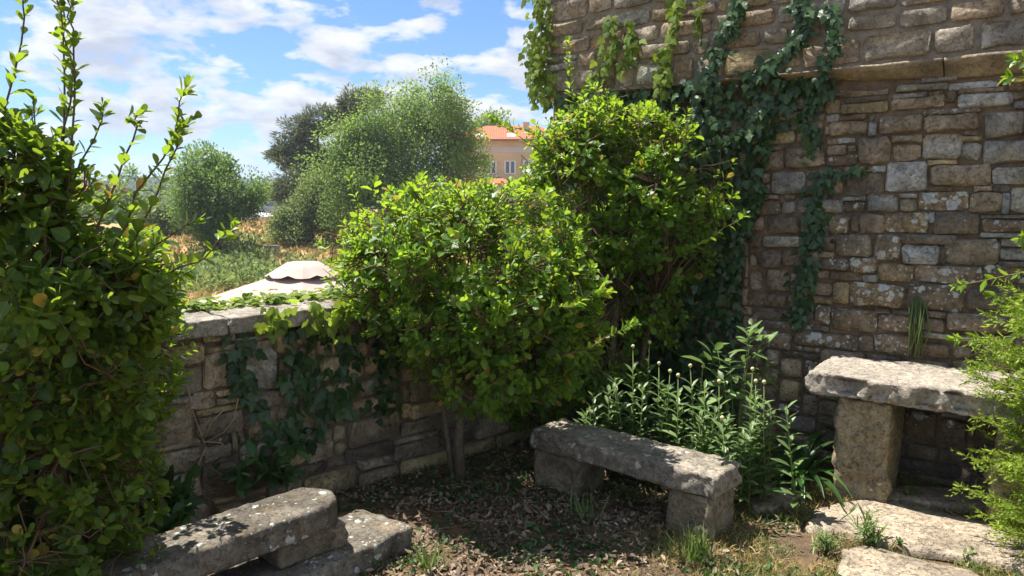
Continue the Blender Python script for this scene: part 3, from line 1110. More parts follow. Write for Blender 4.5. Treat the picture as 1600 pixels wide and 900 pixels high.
for k, (x0, y0, x1, y1, tone) in enumerate(HAND_L):
    xm = (x0 + x1) / 2
    ym = (y0 + y1) / 2
    s0, s1 = wall_sz(x0, ym, NL, UL)[0], wall_sz(x1, ym, NL, UL)[0]
    z1, z0 = wall_sz(xm, y0, NL, UL)[1], wall_sz(xm, y1, NL, UL)[1]
    sl = (ym - 318) / (2133 - xm) * (x1 - x0)
    dz = sl * (z1 - z0) / max(1, y1 - y0) * .4
    z0, z1 = z0 + dz * .5, min(PH, z1 - dz * .5)
    takenL.append((s0, s1, z0, z1))
    place_stone(PARA, s0 - .012, s1 + .012, z0 - .008, min(PH, z1 + .008), UL, NL, 0.0, tone, 8000 + k, gap=0.004)


def pick_para(r):
    return r.choice('tttyyuoutdo')


nL = fill_stones(PARA, takenL, -4.3, -0.02, 0.0, PH, UL, NL, 0.0, pick_para, 12, (.20, .44), (.09, .22))
lay_stones(PARA)
print('parapet stones', len(HAND_L), nL)
m = MB()
wall_box(m, UL, NL, -7.0, 0.9, -PT, -0.012, -2.8, PH)
m.build('wall_core', M_MORTAR, PARA)
s = -6.6
r_ = random.Random(9)
k = 0
while s < -0.02:
    e = min(-0.02, s + r_.uniform(.38, .62))
    M = frame(CORNER + UL * (s + .004) - NL * (PT + .02) + UP * (PH + .002), UL)
    # local y of the frame runs UP x UL; put the slab across the wall whichever way that is
    yv = UP.cross(UL)
    wd = PT + .085
    o_ = CORNER + UL * (s + .004) + UP * (PH + .002) + (NL * .065 if yv.dot(NL) < 0 else -NL * (PT + .02))
    M = frame(o_, UL)
    rough_slab('coping_stone', M, e - s - .008, wd, .085, M_COPE, PARA, .06, .012, .012, 30 + k)
    s = e
    k += 1

# ------------------------------------------------------------------ benches and table
def bench_slab(name, root, fl, fr, depth, H, mat, seed, **kw):
    """slab from its front-left and front-right top corners"""
    x = Vector((fr.x - fl.x, fr.y - fl.y, 0))
    L = x.length
    x.normalize()
    M = frame(Vector((fl.x, fl.y, fl.z - H)), x)
    return rough_slab(name, M, L, depth, H, mat, root, seed=seed, **kw), M


# bench in the middle
B1 = thing('stone_bench', 'weathered stone slab bench on two rough stone legs in front of the tall flowering stems', 'bench', Vector((.6, 3.8, 0)))
fl, fr = Vector((.10, 4.08, .34)), Vector((.94, 3.32, .34))
bench_slab('seat_slab', B1, fl, fr, .30, .115, M_SLAB, 1, amp=.012, seg=.022, chip=.05)
bx = (Vector((fr.x - fl.x, fr.y - fl.y, 0))).normalized()
by = UP.cross(bx)
rough_slab('leg', frame(fl + bx * .02 + by * .01 - UP * .36, bx), .31, .27, .245, M_LEG, B1, seed=2, amp=.012, seg=.026)
rough_slab('leg', frame(fr - bx * .26 + by * .015 - UP * .36, bx), .24, .26, .245, M_LEG, B1, seed=3, amp=.013, seg=.026)

# low bench on the left
B2 = thing('stone_bench', 'low stone bench of stacked slabs with a lichen grey rounded top, below the parapet', 'bench', Vector((-1.0, 2.85, 0)))
p0, p1 = Vector((-1.62, 2.046, .35)), Vector((-.70, 3.06, .35))
bench_slab('seat_slab', B2, p0, p1, .27, .115, M_LOWB, 5, amp=.011, seg=.024, round_end=.13)
q0, q1 = Vector((-.935, 2.850, .232)), Vector((-.712, 3.085, .232))
bench_slab('support_block', B2, q0, q1, .24, .105, M_LEG, 6, amp=.012, seg=.04)
q0, q1 = Vector((-.98, 2.60, .125)), Vector((-.455, 3.295, .125))
bench_slab('base_slab', B2, q0, q1, .36, .16, M_LOWB, 7, amp=.015, seg=.05, chip=.06)
q0, q1 = Vector((-1.62, 2.09, .232)), Vector((-1.42, 2.33, .232))
bench_slab('support_block', B2, q0, q1, .24, .26, M_LEG, 8, amp=.012, seg=.05)

# table against the tower wall
T1 = thing('stone_table', 'stone table with a thick pale slab top against the lichen spotted tower wall', 'table', Vector((1.95, 3.95, 0)))
tl = Vector((1.60, 3.955, .70))
tr = tl + UR * 1.0
bench_slab('table_top', T1, tl, tr, .58, .125, M_TABLE, 9, amp=.017, seg=.02, bev=.022, chip=.10)
ty = UP.cross(UR)
rough_slab('pedestal', frame(tl + UR * .14 + ty * .04 - UP * .74, UR), .27, .42, .61, M_PED, T1, seed=10, amp=.013, seg=.026, bev=.022)
rough_slab('pedestal', frame(tl + UR * .86 + ty * .06 - UP * .74, UR), .15, .42, .61, M_PED, T1, seed=11, amp=.02, seg=.06, bev=.03)


# ------------------------------------------------------------------ shrubs
def sample_lobes(lobes, n, shell=0.22):
    """points in a union of ellipsoids, most of them near the outside; returns point and outward direction"""
    vol = np.array([l[3] * l[4] * l[5] for l in lobes]) ** (2 / 3)
    pick = rng.choice(len(lobes), n, p=vol / vol.sum())
    L = np.array(lobes)[pick]
    d = rand_dirs(n)
    rad = (1 - shell * np.abs(rng.normal(size=n))).clip(.25, 1.06)
    return L[:, :3] + d * L[:, 3:6] * rad[:, None], unit(d / L[:, 3:6]), rad


def bumpy(p, s, k):
    return np.array([mnoise.noise(Vector((a * s + k, b * s, c * s))) for a, b, c in p])


def rosettes(tips, dirs, k_lo, k_hi, size, spread=(.35, 1.35), back=.05):
    A, Nn, P, S = [], [], [], []
    for p, d in zip(tips, dirs):
        k = rng.integers(k_lo, k_hi + 1)
        a = np.cross(d, [0.31, .22, .9])
        a /= max(1e-6, np.linalg.norm(a))
        b = np.cross(d, a)
        ph0 = rng.random() * 6.28
        sz = size * rng.uniform(.6, 1.3)
        for i in range(k):
            f = i / max(1, k - 1)
            th = spread[0] + (spread[1] - spread[0]) * f + rng.normal() * .15
            ph = ph0 + i * 2.4
            rad = a * math.cos(ph) + b * math.sin(ph)
            ax = d * math.cos(th) + rad * math.sin(th)
            nr = d * math.sin(th) - rad * math.cos(th) + rng.normal(size=3) * .22
            A.append(ax)
            Nn.append(nr)
            P.append(p - d * (f * back) + rad * .003)
            S.append(sz * (.55 + .5 * f) * rng.uniform(.85, 1.15))
    return A, Nn, P, S


def shoot_leaves(pts, size, step=.035, start=.0):
    """leaves up a long shoot, in loose pairs, with a tuft at its tip"""
    A, Nn, P, S = [], [], [], []
    pts = [np.array(p) for p in pts]
    seg = [np.linalg.norm(pts[i + 1] - pts[i]) for i in range(len(pts) - 1)]
    tot = sum(seg)
    t = start * tot
    ph = rng.random() * 6
    while t < tot:
        i, u = 0, t
        while i < len(seg) - 1 and u > seg[i]:
            u -= seg[i]
            i += 1
        p = pts[i] + (pts[i + 1] - pts[i]) * min(1, u / seg[i])
        d = unit((pts[i + 1] - pts[i])[None])[0]
        a = unit(np.cross(d, [.3, .9, .2])[None])[0]
        b = np.cross(d, a)
        for q in range(rng.integers(1, 3)):
            ph += 2.2
            rad = a * math.cos(ph) + b * math.sin(ph)
            th = rng.uniform(.5, 1.1)
            A.append(d * math.cos(th) + rad * math.sin(th))
            Nn.append(d * math.sin(th) - rad * math.cos(th) + rng.normal(size=3) * .25)
            P.append(p)
            S.append(size * rng.uniform(.6, 1.1) * (1 - .35 * t / tot))
        t += step * rng.choice([.35, .8, 1.2, 1.9])
    r4 = rosettes([pts[-1]], [unit((pts[-1] - pts[-2])[None])[0]], 5, 7, size * .75, (.2, .9))
    return A + r4[0], Nn + r4[1], P + r4[2], S + r4[3]


def bend(pts):
    """a shoot is never straight: more points with a little wander"""
    out = [pts[0]]
    w_ = Vector((0, 0, 0))
    for a, b in zip(pts[:-1], pts[1:]):
        for k in (.33, .66, 1.0):
            w_ = w_ * .8 + Vector(rng.normal(size=3) * .008)
            out.append(a.lerp(b, k) + w_)
    return out


def shrub(name, label, base, lobes, n_tips, size, mat, trunks, shoots=(), upness=.55, dead_inner=200, shape=L_OBOV, key='obov', k=(6, 9), n_parts=300, keep=None, group=None, shell=.22, hollow=0.0):
    root = thing(name, label, 'shrub', base, group)
    tips, out, rad = sample_lobes(lobes, n_tips, shell)
    tips = tips + out * (bumpy(tips, 3.2, 1.7) * .12 + bumpy(tips, 8, 5.1) * .05)[:, None]
    ok = tips[:, 2] > .03
    if hollow:
        ok &= bumpy(tips, 3.4, 6.6 + hollow) > -.20
    if keep is not None:
        ok &= np.array([keep(p) for p in tips])
    tips, out = tips[ok], out[ok]
    dirs = unit(out * .8 + np.array([0, 0, upness]) + rng.normal(size=out.shape) * .28)
    # trunk and limbs
    limbs = []
    cen = np.mean([l[:3] for l in lobes], axis=0)
    for ti, tk in enumerate(trunks):
        m = MB()
        pts = [Vector(p) for p in tk[0]]
        m.tube(pts, [tk[1] * (1 - .5 * i / (len(pts) - 1)) for i in range(len(pts))], 9)
        m.build('trunk', M_BARK, root, True)
    top = [Vector(tk[0][-1]) for tk in trunks]
    m = MB()
    nodes = []
    sub = tips[rng.choice(len(tips), min(110, len(tips)), replace=False)]
    for p in sub:
        a = min(top, key=lambda q: (q - Vector(p)).length)
        e = a.lerp(Vector(p), .80)
        mid = a.lerp(e, .5) + Vector(rng.normal(size=3) * .05)
        m.tube([a, mid, e], [.009, .006, .003], 5)
        nodes += [mid.lerp(e, .3), mid.lerp(e, .6), e, mid.lerp(e, .8)]
    nd = np.array([list(v) for v in nodes])
    for p, d in zip(tips, dirs):
        j = np.argmin(((nd - p) ** 2).sum(1))
        a = Vector(nd[j])
        b = Vector(p)
        if (b - a).length > .15:
            a = b + (a - b).normalized() * .15 + Vector(rng.normal(size=3) * .02)
        m.tube([a, a.lerp(b, .55) + Vector(rng.normal(size=3) * .02), b], [.0034, .0026, .0018], 3, False)
    # bare old twigs inside the crown
    q, qo, qr = sample_lobes(lobes, dead_inner, .5)
    for p in q:
        if p[2] < .05:
            continue
        dd = Vector(rng.normal(size=3)).normalized() * rng.uniform(.06, .2)
        a = Vector(p)
        m.tube([a, a + dd * .5 + Vector(rng.normal(size=3) * .012), a + dd], [.003, .0025, .0012], 3, False)
    m.build('branches', M_TWIG, root, True, kind='stuff')
    A, Nn, P, S = rosettes(tips, dirs, k[0], k[1], size)
    for sp in shoots:
        pts = bend([Vector(p) for p in sp])
        m = MB()
        m.tube(pts, [.0042 - .0024 * i / (len(pts) - 1) for i in range(len(pts))], 5)
        m.build('shoot', M_TWIG, root, True)
        a_, n_, p_, s_ = shoot_leaves(pts, size * 1.18, .020)
        A += a_; Nn += n_; P += p_; S += s_
    A, P = np.array(A), np.array(P)
    # a leaf leans a little towards the light
    Nn = unit(np.array(Nn)) + np.array(sun_dir) * .35
    leaves(root, shape, key, mat, A, Nn, P, np.array(S), n_parts)
    return root


# round shrub in front of the parapet
shrub('round_shrub', 'round bright green shrub on a thin trunk, nearer of the two round shrubs', Vector((-.298, 4.18, 0)),
      [(-.26, 3.95, 1.25, .68, .58, .52), (-.54, 4.0, 1.30, .45, .46, .38), (.04, 3.88, 1.08, .46, .42, .46), (-.12, 3.85, .84, .50, .42, .36), (.26, 3.78, .95, .24, .24, .24)],
      2900, .054, M_SHRUB,
      [([(-.298, 4.18, -.03), (-.31, 4.17, .25), (-.28, 4.12, .5), (-.22, 4.0, .82)], .036), ([(-.34, 4.2, -.03), (-.38, 4.18, .3), (-.42, 4.08, .8)], .022)],
      shoots=[[at_y(700, 470, 3.95), at_y(560, 320, 3.9), at_y(545, 265, 3.85)], [at_y(850, 560, 3.6), at_y(920, 545, 3.45), at_y(985, 505, 3.35)], [at_y(830, 480, 3.6), at_y(900, 475, 3.45), at_y(945, 450, 3.35)]],
      dead_inner=900, hollow=.3)
# shrub behind it, against the tower
shrub('round_shrub', 'tall round green shrub against the ivy covered tower, further of the two round shrubs', Vector((.66, 4.75, 0)),
      [(.60, 4.80, 1.58, .60, .46, .64), (.37, 4.88, 1.38, .46, .38, .6), (.90, 4.74, 1.40, .46, .38, .5), (.74, 4.82, .98, .50, .34, .42), (.60, 4.8, 2.0, .42, .4, .30), (.33, 4.85, 1.93, .30, .30, .24), (1.04, 4.66, 1.66, .32, .30, .34), (.82, 4.74, 1.92, .36, .32, .26), (.50, 4.75, .52, .42, .30, .30), (.15, 4.72, .45, .30, .24, .28)],
      3500, .056, M_SHRUB,
      [([(.66, 4.8, -.03), (.64, 4.78, .4), (.68, 4.74, 1.0)], .035), ([(.75, 4.85, -.03), (.84, 4.82, .5), (.92, 4.72, 1.0)], .024)],
      shoots=[[at_y(880, 270, 4.7), at_y(810, 215, 4.7), at_y(762, 178, 4.65)], [at_y(900, 260, 4.7), at_y(830, 205, 4.7), at_y(790, 190, 4.65)], [at_y(905, 190, 4.75), at_y(890, 130, 4.75), at_y(885, 60, 4.75)],
              [at_y(1060, 330, 4.5), at_y(1110, 300, 4.45), at_y(1140, 330, 4.4)], [at_y(1060, 400, 4.4), at_y(1120, 370, 4.35), at_y(1165, 335, 4.3)]],
      dead_inner=900, hollow=2.1)
# the big near shrub on the left
YL = 2.25
shrub('tall_shrub', 'tall near shrub with round leathery leaves and long upright shoots, rising against the sky', Vector((-1.75, 2.5, 0)),
      [(-1.84, 2.40, .95, .70, .40, .72), (-1.66, 2.38, .70, .52, .36, .60), (-1.42, 2.45, 1.12, .34, .38, .34), (-1.75, 2.2, 1.32, .5, .28, .34), (-1.52, 2.25, .28, .38, .34, .30), (-2.25, 2.5, .75, .45, .36, .55), (-1.50, 2.25, 1.48, .34, .24, .28), (-1.80, 2.25, 1.60, .44, .24, .34), (-1.58, 2.2, 1.66, .26, .26, .22), (-1.30, 2.28, 1.30, .24, .26, .22), (-1.30, 2.3, 1.36, .24, .28, .20), (-1.76, 2.85, 1.02, .36, .28, .36)],
      4700, .054, M_SHRUB_L,
      [([(-1.75, 2.5, -.03), (-1.72, 2.48, .4), (-1.7, 2.42, .9)], .04), ([(-1.62, 2.45, -.03), (-1.55, 2.42, .35), (-1.48, 2.38, .8)], .026), ([(-1.9, 2.55, -.03), (-2.05, 2.58, .7)], .03)],
      shoots=[[at_y(-10, 330, YL), at_y(12, 170, YL), at_y(30, 20, YL), at_y(34, -60, YL)], [at_y(80, 380, YL), at_y(104, 200, YL), at_y(112, 40, YL), at_y(112, 5, YL)],
              [at_y(95, 380, YL), at_y(100, 200, YL), at_y(98, 60, YL), at_y(88, -40, YL)], [at_y(90, 390, YL), at_y(98, 190, YL), at_y(108, 60, YL), at_y(115, -30, YL)],
              [at_y(165, 430, YL), at_y(215, 310, YL), at_y(268, 215, YL), at_y(291, 138, YL)], [at_y(190, 430, YL), at_y(240, 330, YL), at_y(282, 225, YL), at_y(300, 172, YL)],
              [at_y(130, 420, YL), at_y(185, 285, YL), at_y(222, 205, YL), at_y(226, 180, YL)], [at_y(70, 400, YL), at_y(120, 250, YL), at_y(160, 165, YL)],
              [at_y(200, 480, YL), at_y(280, 415, YL), at_y(335, 378, YL), at_y(365, 350, YL)], [at_y(180, 450, YL), at_y(250, 380, YL), at_y(320, 345, YL)],
              [at_y(40, 380, YL), at_y(50, 260, YL), at_y(45, 150, YL)], [at_y(10, 400, YL), at_y(5, 260, YL), at_y(-5, 160, YL)]],
      upness=.5, dead_inner=500, hollow=4.4)


# ------------------------------------------------------------------ ivy
def ivy(name, label, base, mat, strands, N, size, n_parts=300, group=None, lean=.3, extra=None, stem=True, thick=.03, cat='ivy'):
    """strands: list of (points on the wall in world space, half width, leaves per metre)"""
    root = thing(name, label, cat, base, group)
    Nn_ = np.array(N)
    U_ = np.array(Vector(N).cross(UP))
    A, Q, P, S = [], [], [], []
    for pts, hw_, dens in strands:
        pts = [Vector(p) for p in pts]
        if stem:
            m = MB()
            wig = [p + N * .012 + Vector(rng.normal(size=3) * .008) for p in pts]
            m.tube(wig, .004, 4)
            m.build('stem', M_TWIG, root, True)
        for a, b in zip(pts[:-1], pts[1:]):
            k = max(2, int((b - a).length * dens))
            for _ in range(k):
                t = rng.random()
                o = rng.normal() * .55
                p = np.array(a.lerp(b, t)) + U_ * (o * hw_) + np.array([0, 0, rng.normal() * hw_ * .35]) + Nn_ * (.008 + abs(rng.normal()) * thick)
                P.append(p)
                A.append(np.array([0, 0, -1.0]) + U_ * (o * .8 + rng.normal() * .5) + Nn_ * rng.uniform(.0, .5))
                Q.append(Nn_ + np.array([0, 0, lean + rng.normal() * .3]) + rng.normal(size=3) * .3)
                S.append(size * rng.uniform(.5, 1.2))
    if extra is not None:
        for p, n in extra:
            P.append(np.array(p))
            A.append(np.array([0, 0, -1.0]) + U_ * rng.normal() * .7 + Nn_ * rng.uniform(0, .6))
            Q.append(Nn_ + np.array([0, 0, lean + rng.normal() * .3]) + rng.normal(size=3) * .35)
            S.append(size * rng.uniform(.5, 1.25))
    leaves(root, L_IVY, 'ivy', mat, A, Q, P, np.array(S), n_parts)
    return root


def in_poly(x, y, poly):
    c = False
    j = len(poly) - 1
    for i in range(len(poly)):
        if (poly[i][1] > y) != (poly[j][1] > y) and x < (poly[j][0] - poly[i][0]) * (y - poly[i][1]) / (poly[j][1] - poly[i][1]) + poly[i][0]:
            c = not c
        j = i
    return c


def wall_patch(poly_px, N, U, dens, depth, off=0.0, hang=0.0):
    """random points over an area of a wall given by its outline"""
    poly = [wall_sz(x, y, N, U, off) for x, y in poly_px]
    ss, zz = [p[0] for p in poly], [p[1] for p in poly]
    area = (max(ss) - min(ss)) * (max(zz) - min(zz))
    out = []
    for _ in range(int(area * dens)):
        s_, z_ = rng.uniform(min(ss), max(ss)), rng.uniform(min(zz), max(zz))
        if in_poly(s_, z_, poly):
            g = .5 + .9 * mnoise.noise(Vector((s_ * 3.2, z_ * 3.2, 5)))
            p = CORNER + U * s_ + UP * z_ + N * (off + .012 + rng.random() * depth * max(.15, g))
            out.append((p, N))
    return out


def WR(px, py, off=0.0):
    return on_wall(px, py, NR, off)


def WL(px, py, off=0.0):
    return on_wall(px, py, NL, off)


UO = OVER + .02
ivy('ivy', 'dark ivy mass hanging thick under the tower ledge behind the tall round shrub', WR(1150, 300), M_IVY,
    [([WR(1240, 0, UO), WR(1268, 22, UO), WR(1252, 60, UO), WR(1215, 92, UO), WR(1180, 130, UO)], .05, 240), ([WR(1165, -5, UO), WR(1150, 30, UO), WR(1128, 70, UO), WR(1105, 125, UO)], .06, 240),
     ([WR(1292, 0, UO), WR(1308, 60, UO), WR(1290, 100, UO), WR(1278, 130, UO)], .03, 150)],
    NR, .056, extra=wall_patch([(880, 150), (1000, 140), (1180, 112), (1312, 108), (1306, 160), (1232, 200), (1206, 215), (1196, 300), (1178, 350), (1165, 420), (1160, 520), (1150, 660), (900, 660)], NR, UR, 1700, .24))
ivy('ivy', 'narrow ivy strand climbing the middle of the lichen spotted stone wall', WR(1270, 380), M_IVY,
    [([WR(1300, 262), WR(1275, 300), WR(1276, 350), WR(1264, 400), WR(1258, 450), WR(1248, 505)], .055, 320), ([WR(1262, 180), WR(1272, 215), WR(1268, 245)], .05, 200), ([WR(1345, 262), WR(1312, 275), WR(1290, 300)], .04, 120)], NR, .05)
ivy('ivy', 'ivy trailing down the outer corner of the overhanging tower, beside the sky', WR(850, 80, UO), M_IVY_L,
    [([WR(846, -10, UO), WR(850, 60, UO), WR(849, 110, UO), WR(858, 165, UO)], .07, 330), ([WR(838, 50, UO), WR(838, 100, UO), WR(842, 150, UO)], .05, 200)], NR, .06, n_parts=200, thick=.05)
ivy('ivy', 'pair of pale green ivy tendrils on the upper tower wall above the tall round shrub', WR(965, 80, UO), M_IVY_L,
    [([WR(957, 30, UO), WR(960, 70, UO), WR(946, 100, UO), WR(930, 145, UO)], .05, 160), ([WR(985, 32, UO), WR(988, 70, UO), WR(972, 112, UO)], .05, 160)], NR, .065, n_parts=120)
ivy('ivy', 'single pale ivy tendril hanging down the upper tower wall, left of the dark ivy mass', WR(1050, 70, UO), M_IVY_L,
    [([WR(1064, -5, UO), WR(1058, 40, UO), WR(1043, 80, UO), WR(1038, 150, UO)], .04, 190), ([WR(1090, 0, UO), WR(1098, 40, UO), WR(1095, 70, UO)], .02, 60)], NR, .06, n_parts=120)
ivy('ivy', 'dark ivy spread over the shaded face of the low parapet', WL(500, 600), M_IVY,
    [([WL(373, 508), WL(371, 560), WL(385, 592), WL(402, 640), WL(420, 690)], .06, 130), ([WL(600, 505), WL(598, 560), WL(600, 640)], .10, 160)], NL, .064,
    extra=wall_patch([(425, 508), (530, 500), (562, 522), (556, 600), (545, 645), (510, 650), (480, 700), (430, 700), (445, 620), (432, 570), (440, 520)], NL, UL, 820, .08) + wall_patch([(560, 520), (650, 520), (640, 600), (600, 680), (560, 650)], NL, UL, 160, .05))
# ivy lying on the coping
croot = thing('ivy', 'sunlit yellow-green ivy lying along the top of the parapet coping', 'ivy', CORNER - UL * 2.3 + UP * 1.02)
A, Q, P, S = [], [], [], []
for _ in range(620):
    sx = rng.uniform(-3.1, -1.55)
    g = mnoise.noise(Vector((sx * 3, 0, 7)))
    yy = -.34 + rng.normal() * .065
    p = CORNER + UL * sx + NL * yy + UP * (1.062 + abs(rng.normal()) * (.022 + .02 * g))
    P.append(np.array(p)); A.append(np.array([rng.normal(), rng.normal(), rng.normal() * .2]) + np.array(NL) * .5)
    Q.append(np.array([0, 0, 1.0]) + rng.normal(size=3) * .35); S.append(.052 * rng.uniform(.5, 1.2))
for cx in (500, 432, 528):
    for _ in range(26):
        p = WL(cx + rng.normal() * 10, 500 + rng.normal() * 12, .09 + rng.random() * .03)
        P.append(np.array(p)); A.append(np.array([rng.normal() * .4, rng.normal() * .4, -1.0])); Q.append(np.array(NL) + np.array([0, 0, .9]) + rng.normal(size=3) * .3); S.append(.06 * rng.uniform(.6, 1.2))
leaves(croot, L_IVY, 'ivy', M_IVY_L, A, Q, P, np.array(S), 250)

# dry roots of a dead climber on the parapet
vine = thing('dead_vine', 'pale dry leafless vine clinging to the parapet stones above the low bench', 'vine', WL(310, 690))
for pts in ([(293, 600), (300, 640), (318, 690), (322, 700)], [(372, 622), (365, 655), (350, 675), (320, 692)], [(350, 640), (330, 660), (318, 690)], [(322, 698), (310, 725), (295, 742), (270, 720), (255, 712)], [(318, 690), (345, 692), (360, 705)], [(295, 742), (304, 760), (308, 752)]):
    m = MB()
    m.tube([WL(x, y, .03 + .01 * mnoise.noise(Vector((x, y, 0)))) for x, y in pts], [.0032 - .0005 * i for i in range(len(pts))], 5)
    m.build('stem', M_DRYVINE, vine, True)


# ------------------------------------------------------------------ plants
def stem_plant(p, h, lean, nl, size, label, bud=True, group=None, shapes=L_LANCE, key='lance', mat=M_DAISY, name='daisy_plant', cat='plant'):
    root = thing(name, label, cat, p, group)
    top = Vector((p[0] + lean[0], p[1] + lean[1], h))
    mid = Vector(p).lerp(top, .5) + Vector((rng.normal() * .015, rng.normal() * .015, 0))
    m = MB()
    m.tube([Vector(p), mid, top], [.0045, .004, .0025], 5)
    m.build('stem', M_STEM, root, True)
    A, Q, P, S = [], [], [], []
    ph = rng.random() * 6
    for i in range(nl):
        t = .18 + (.70 if bud else .82) * i / nl
        ph += 2.4
        rad = np.array([math.cos(ph), math.sin(ph), 0])
        up = .25 + .9 * t
        c = Vector(p).lerp(mid, t * 2) if t < .5 else mid.lerp(top, t * 2 - 1)
        P.append(np.array(c))
        A.append(rad + np.array([0, 0, up]))
        Q.append(np.array([0, 0, 1.0]) - rad * .5 + rng.normal(size=3) * .2)
        S.append(size * (1.15 - .6 * t) * rng.uniform(.8, 1.2))
    leaves(root, shapes, key, mat, A, Q, P, np.array(S), 40)
    if bud:
        m = MB()
        m.tube([top - UP * .004, top + UP * .004, top + UP * .013, top + UP * .019], [.003, .0105, .0105, .004], 8)
        m.build('bud', M_BUD, root, True)
    return root


GRP = 'tall daisy stems with buds behind the stone bench'
LAB = 'tall leafy daisy stem with a round pale bud, growing behind the middle stone bench'
# (bud pixel in the photograph, distance) of the stems
ORD = ['first', 'second', 'third', 'fourth', 'fifth', 'sixth', 'seventh', 'eighth', 'ninth', 'tenth', 'eleventh', 'twelfth']
for ib, (px, py, y) in enumerate(sorted([(993, 545, 4.15), (1016, 536, 4.35), (1031, 573, 4.1), (1042, 584, 4.0), (1081, 573, 4.05), (1074, 590, 3.9), (1145, 597, 3.75), (1163, 577, 3.95), (1204, 600, 3.75), (1183, 598, 3.85), (1136, 652, 3.6), (1095, 574, 4.15)])):
    b = at_y(px, py, y)
    stem_plant(Vector((b.x + rng.normal() * .012, b.y + rng.normal() * .012, 0)), b.z, (rng.normal() * .03, rng.normal() * .03), 30, .105, 'leafy daisy stem with a round pale bud behind the bench, %s bud from the left' % ORD[ib], True, GRP)
for k in range(34):
    t = rng.random()
    base = Vector((.32, 4.32, 0)).lerp(Vector((1.22, 3.58, 0)), t) + Vector((rng.uniform(-.02, .22), rng.uniform(-.02, .2), 0))
    stem_plant(base, rng.uniform(.36, .62), (rng.normal() * .05, rng.normal() * .05), 28, .105, 'leafy budless daisy stem in the clump behind the middle stone bench', False, 'budless daisy stems behind the stone bench')

# broad leaf plant at the back of the flower bed
root = thing('broad_leaf_plant', 'glossy broad leaved plant above the daisy stems, before the foot of the tower wall', 'plant', Vector((1.28, 4.12, 0)))
A, Q, P, S = [], [], [], []
for (px, py, y) in [(1170, 520, 4.06), (1140, 560, 4.06), (1185, 560, 4.06), (1120, 540, 4.11), (1200, 570, 4.01), (1160, 590, 4.06), (1175, 508, 4.11), (1130, 590, 4.01)]:
    tip = at_y(px, py, y)
    m = MB()
    m.tube([Vector((1.28, 4.12, 0)), Vector((1.28, 4.12, 0)).lerp(tip, .6) + Vector((0, 0, .06)), tip], [.005, .004, .002], 5)
    m.build('stem', M_STEM, root, True)
    a_, n_, p_, s_ = rosettes([np.array(tip)], [np.array([rng.normal() * .3, rng.normal() * .3, 1.0])], 9, 12, .105, (.8, 1.6), .12)
    A += a_; Q += n_; P += p_; S += s_
leaves(root, L_OVATE, 'ovate', M_DAISY, A, Q, P, np.array(S), 120)


def strap_plant(p, n, ln, label):
    root = thing('strap_leaf_plant', label, 'plant', p)
    for i in range(n):
        a = rng.uniform(0, 6.28)
        d = Vector((math.cos(a), math.sin(a), 0))
        L = ln * rng.uniform(.6, 1.1)
        w_ = rng.uniform(.014, .026)
        side = Vector((-d.y, d.x, 0))
        vs, fs = [], []
        K = 7
        el0 = rng.uniform(.9, 1.35)
        c = Vector(p) + d * rng.uniform(0, .05)
        ang = el0
        for j in range(K + 1):
            t = j / K
            ww = w_ * (1 - max(0, t - .55) / .45 * .95)
            vs += [c - side * ww, c - UP * .004 * (1 if t < 1 else 0), c + side * ww]
            c = c + (d * math.cos(ang) + UP * math.sin(ang)) * (L / K)
            ang -= rng.uniform(.22, .36)
        for j in range(K):
            for q in range(2):
                fs.append((j * 3 + q, j * 3 + q + 1, j * 3 + q + 4, j * 3 + q + 3))
        m = MB()
        m.add(vs, fs)
        m.build('leaf', M_STRAP, root, True)


strap_plant(at_z(1248, 762) + Vector((0, .05, 0)), 34, .5, 'clump of drooping strap leaves between the daisies and the stone table')
strap_plant(at_z(1275, 748) + Vector((0, .1, 0)), 18, .42, 'smaller clump of dark strap leaves beside the table pedestal')

# juniper at the right
jroot = thing('juniper_bush', 'feathery bright yellow-green juniper beside the stone table', 'shrub', Vector((2.42, 3.12, 0)))
m = MB()
m.tube([(2.55, 3.15, -.03), (2.56, 3.16, .6), (2.57, 3.15, 1.35)], [.03, .022, .008], 7)
m.build('trunk', M_BARK, jroot, True)
m = MB()
A, Q, P, S = [], [], [], []
for i in range(520):
    z = rng.uniform(.10, 1.52)
    a = rng.uniform(0, 6.28)
    rr = (.47 if z < .95 else .47 - (z - .95) * .38) * (.6 + .55 * rng.random())
    if z < .3:
        rr *= .75 + z
    e = Vector((2.60 + math.cos(a) * rr, 3.15 + math.sin(a) * rr, z))
    s_ = Vector((2.60 + math.cos(a) * rr * .25, 3.15 + math.sin(a) * rr * .25, z - .12))
    mid = s_.lerp(e, .6) + UP * .02
    m.tube([s_, mid, e], [.004, .003, .0015], 3, False)
    for _ in range(13):
        t0 = rng.uniform(.35, 1.0)
        b0 = s_.lerp(e, t0)
        dv = (Vector((math.cos(a), math.sin(a), .45)) + Vector(rng.normal(size=3) * .5)).normalized()
        Ls = rng.uniform(.05, .11)
        for q in range(15):
            u = q / 14
            pp = b0 + dv * (Ls * u) + UP * (-.015 * u * u)
            n_ = rand_dirs(1)[0]
            P.append(np.array(pp)); A.append(np.array(dv) * .8 + n_ * .75); Q.append(n_ + np.array([0, 0, .4])); S.append(rng.uniform(.016, .030))
m.build('branches', M_TWIG, jroot, True, kind='stuff')
leaves(jroot, [([(0, 0, 0), (.17, .4, .03), (0, 1, 0), (-.17, .4, .03)], [(0, 1, 2), (0, 2, 3)])], 'juniper', M_CONIFER, A, Q, P, np.array(S), 0)

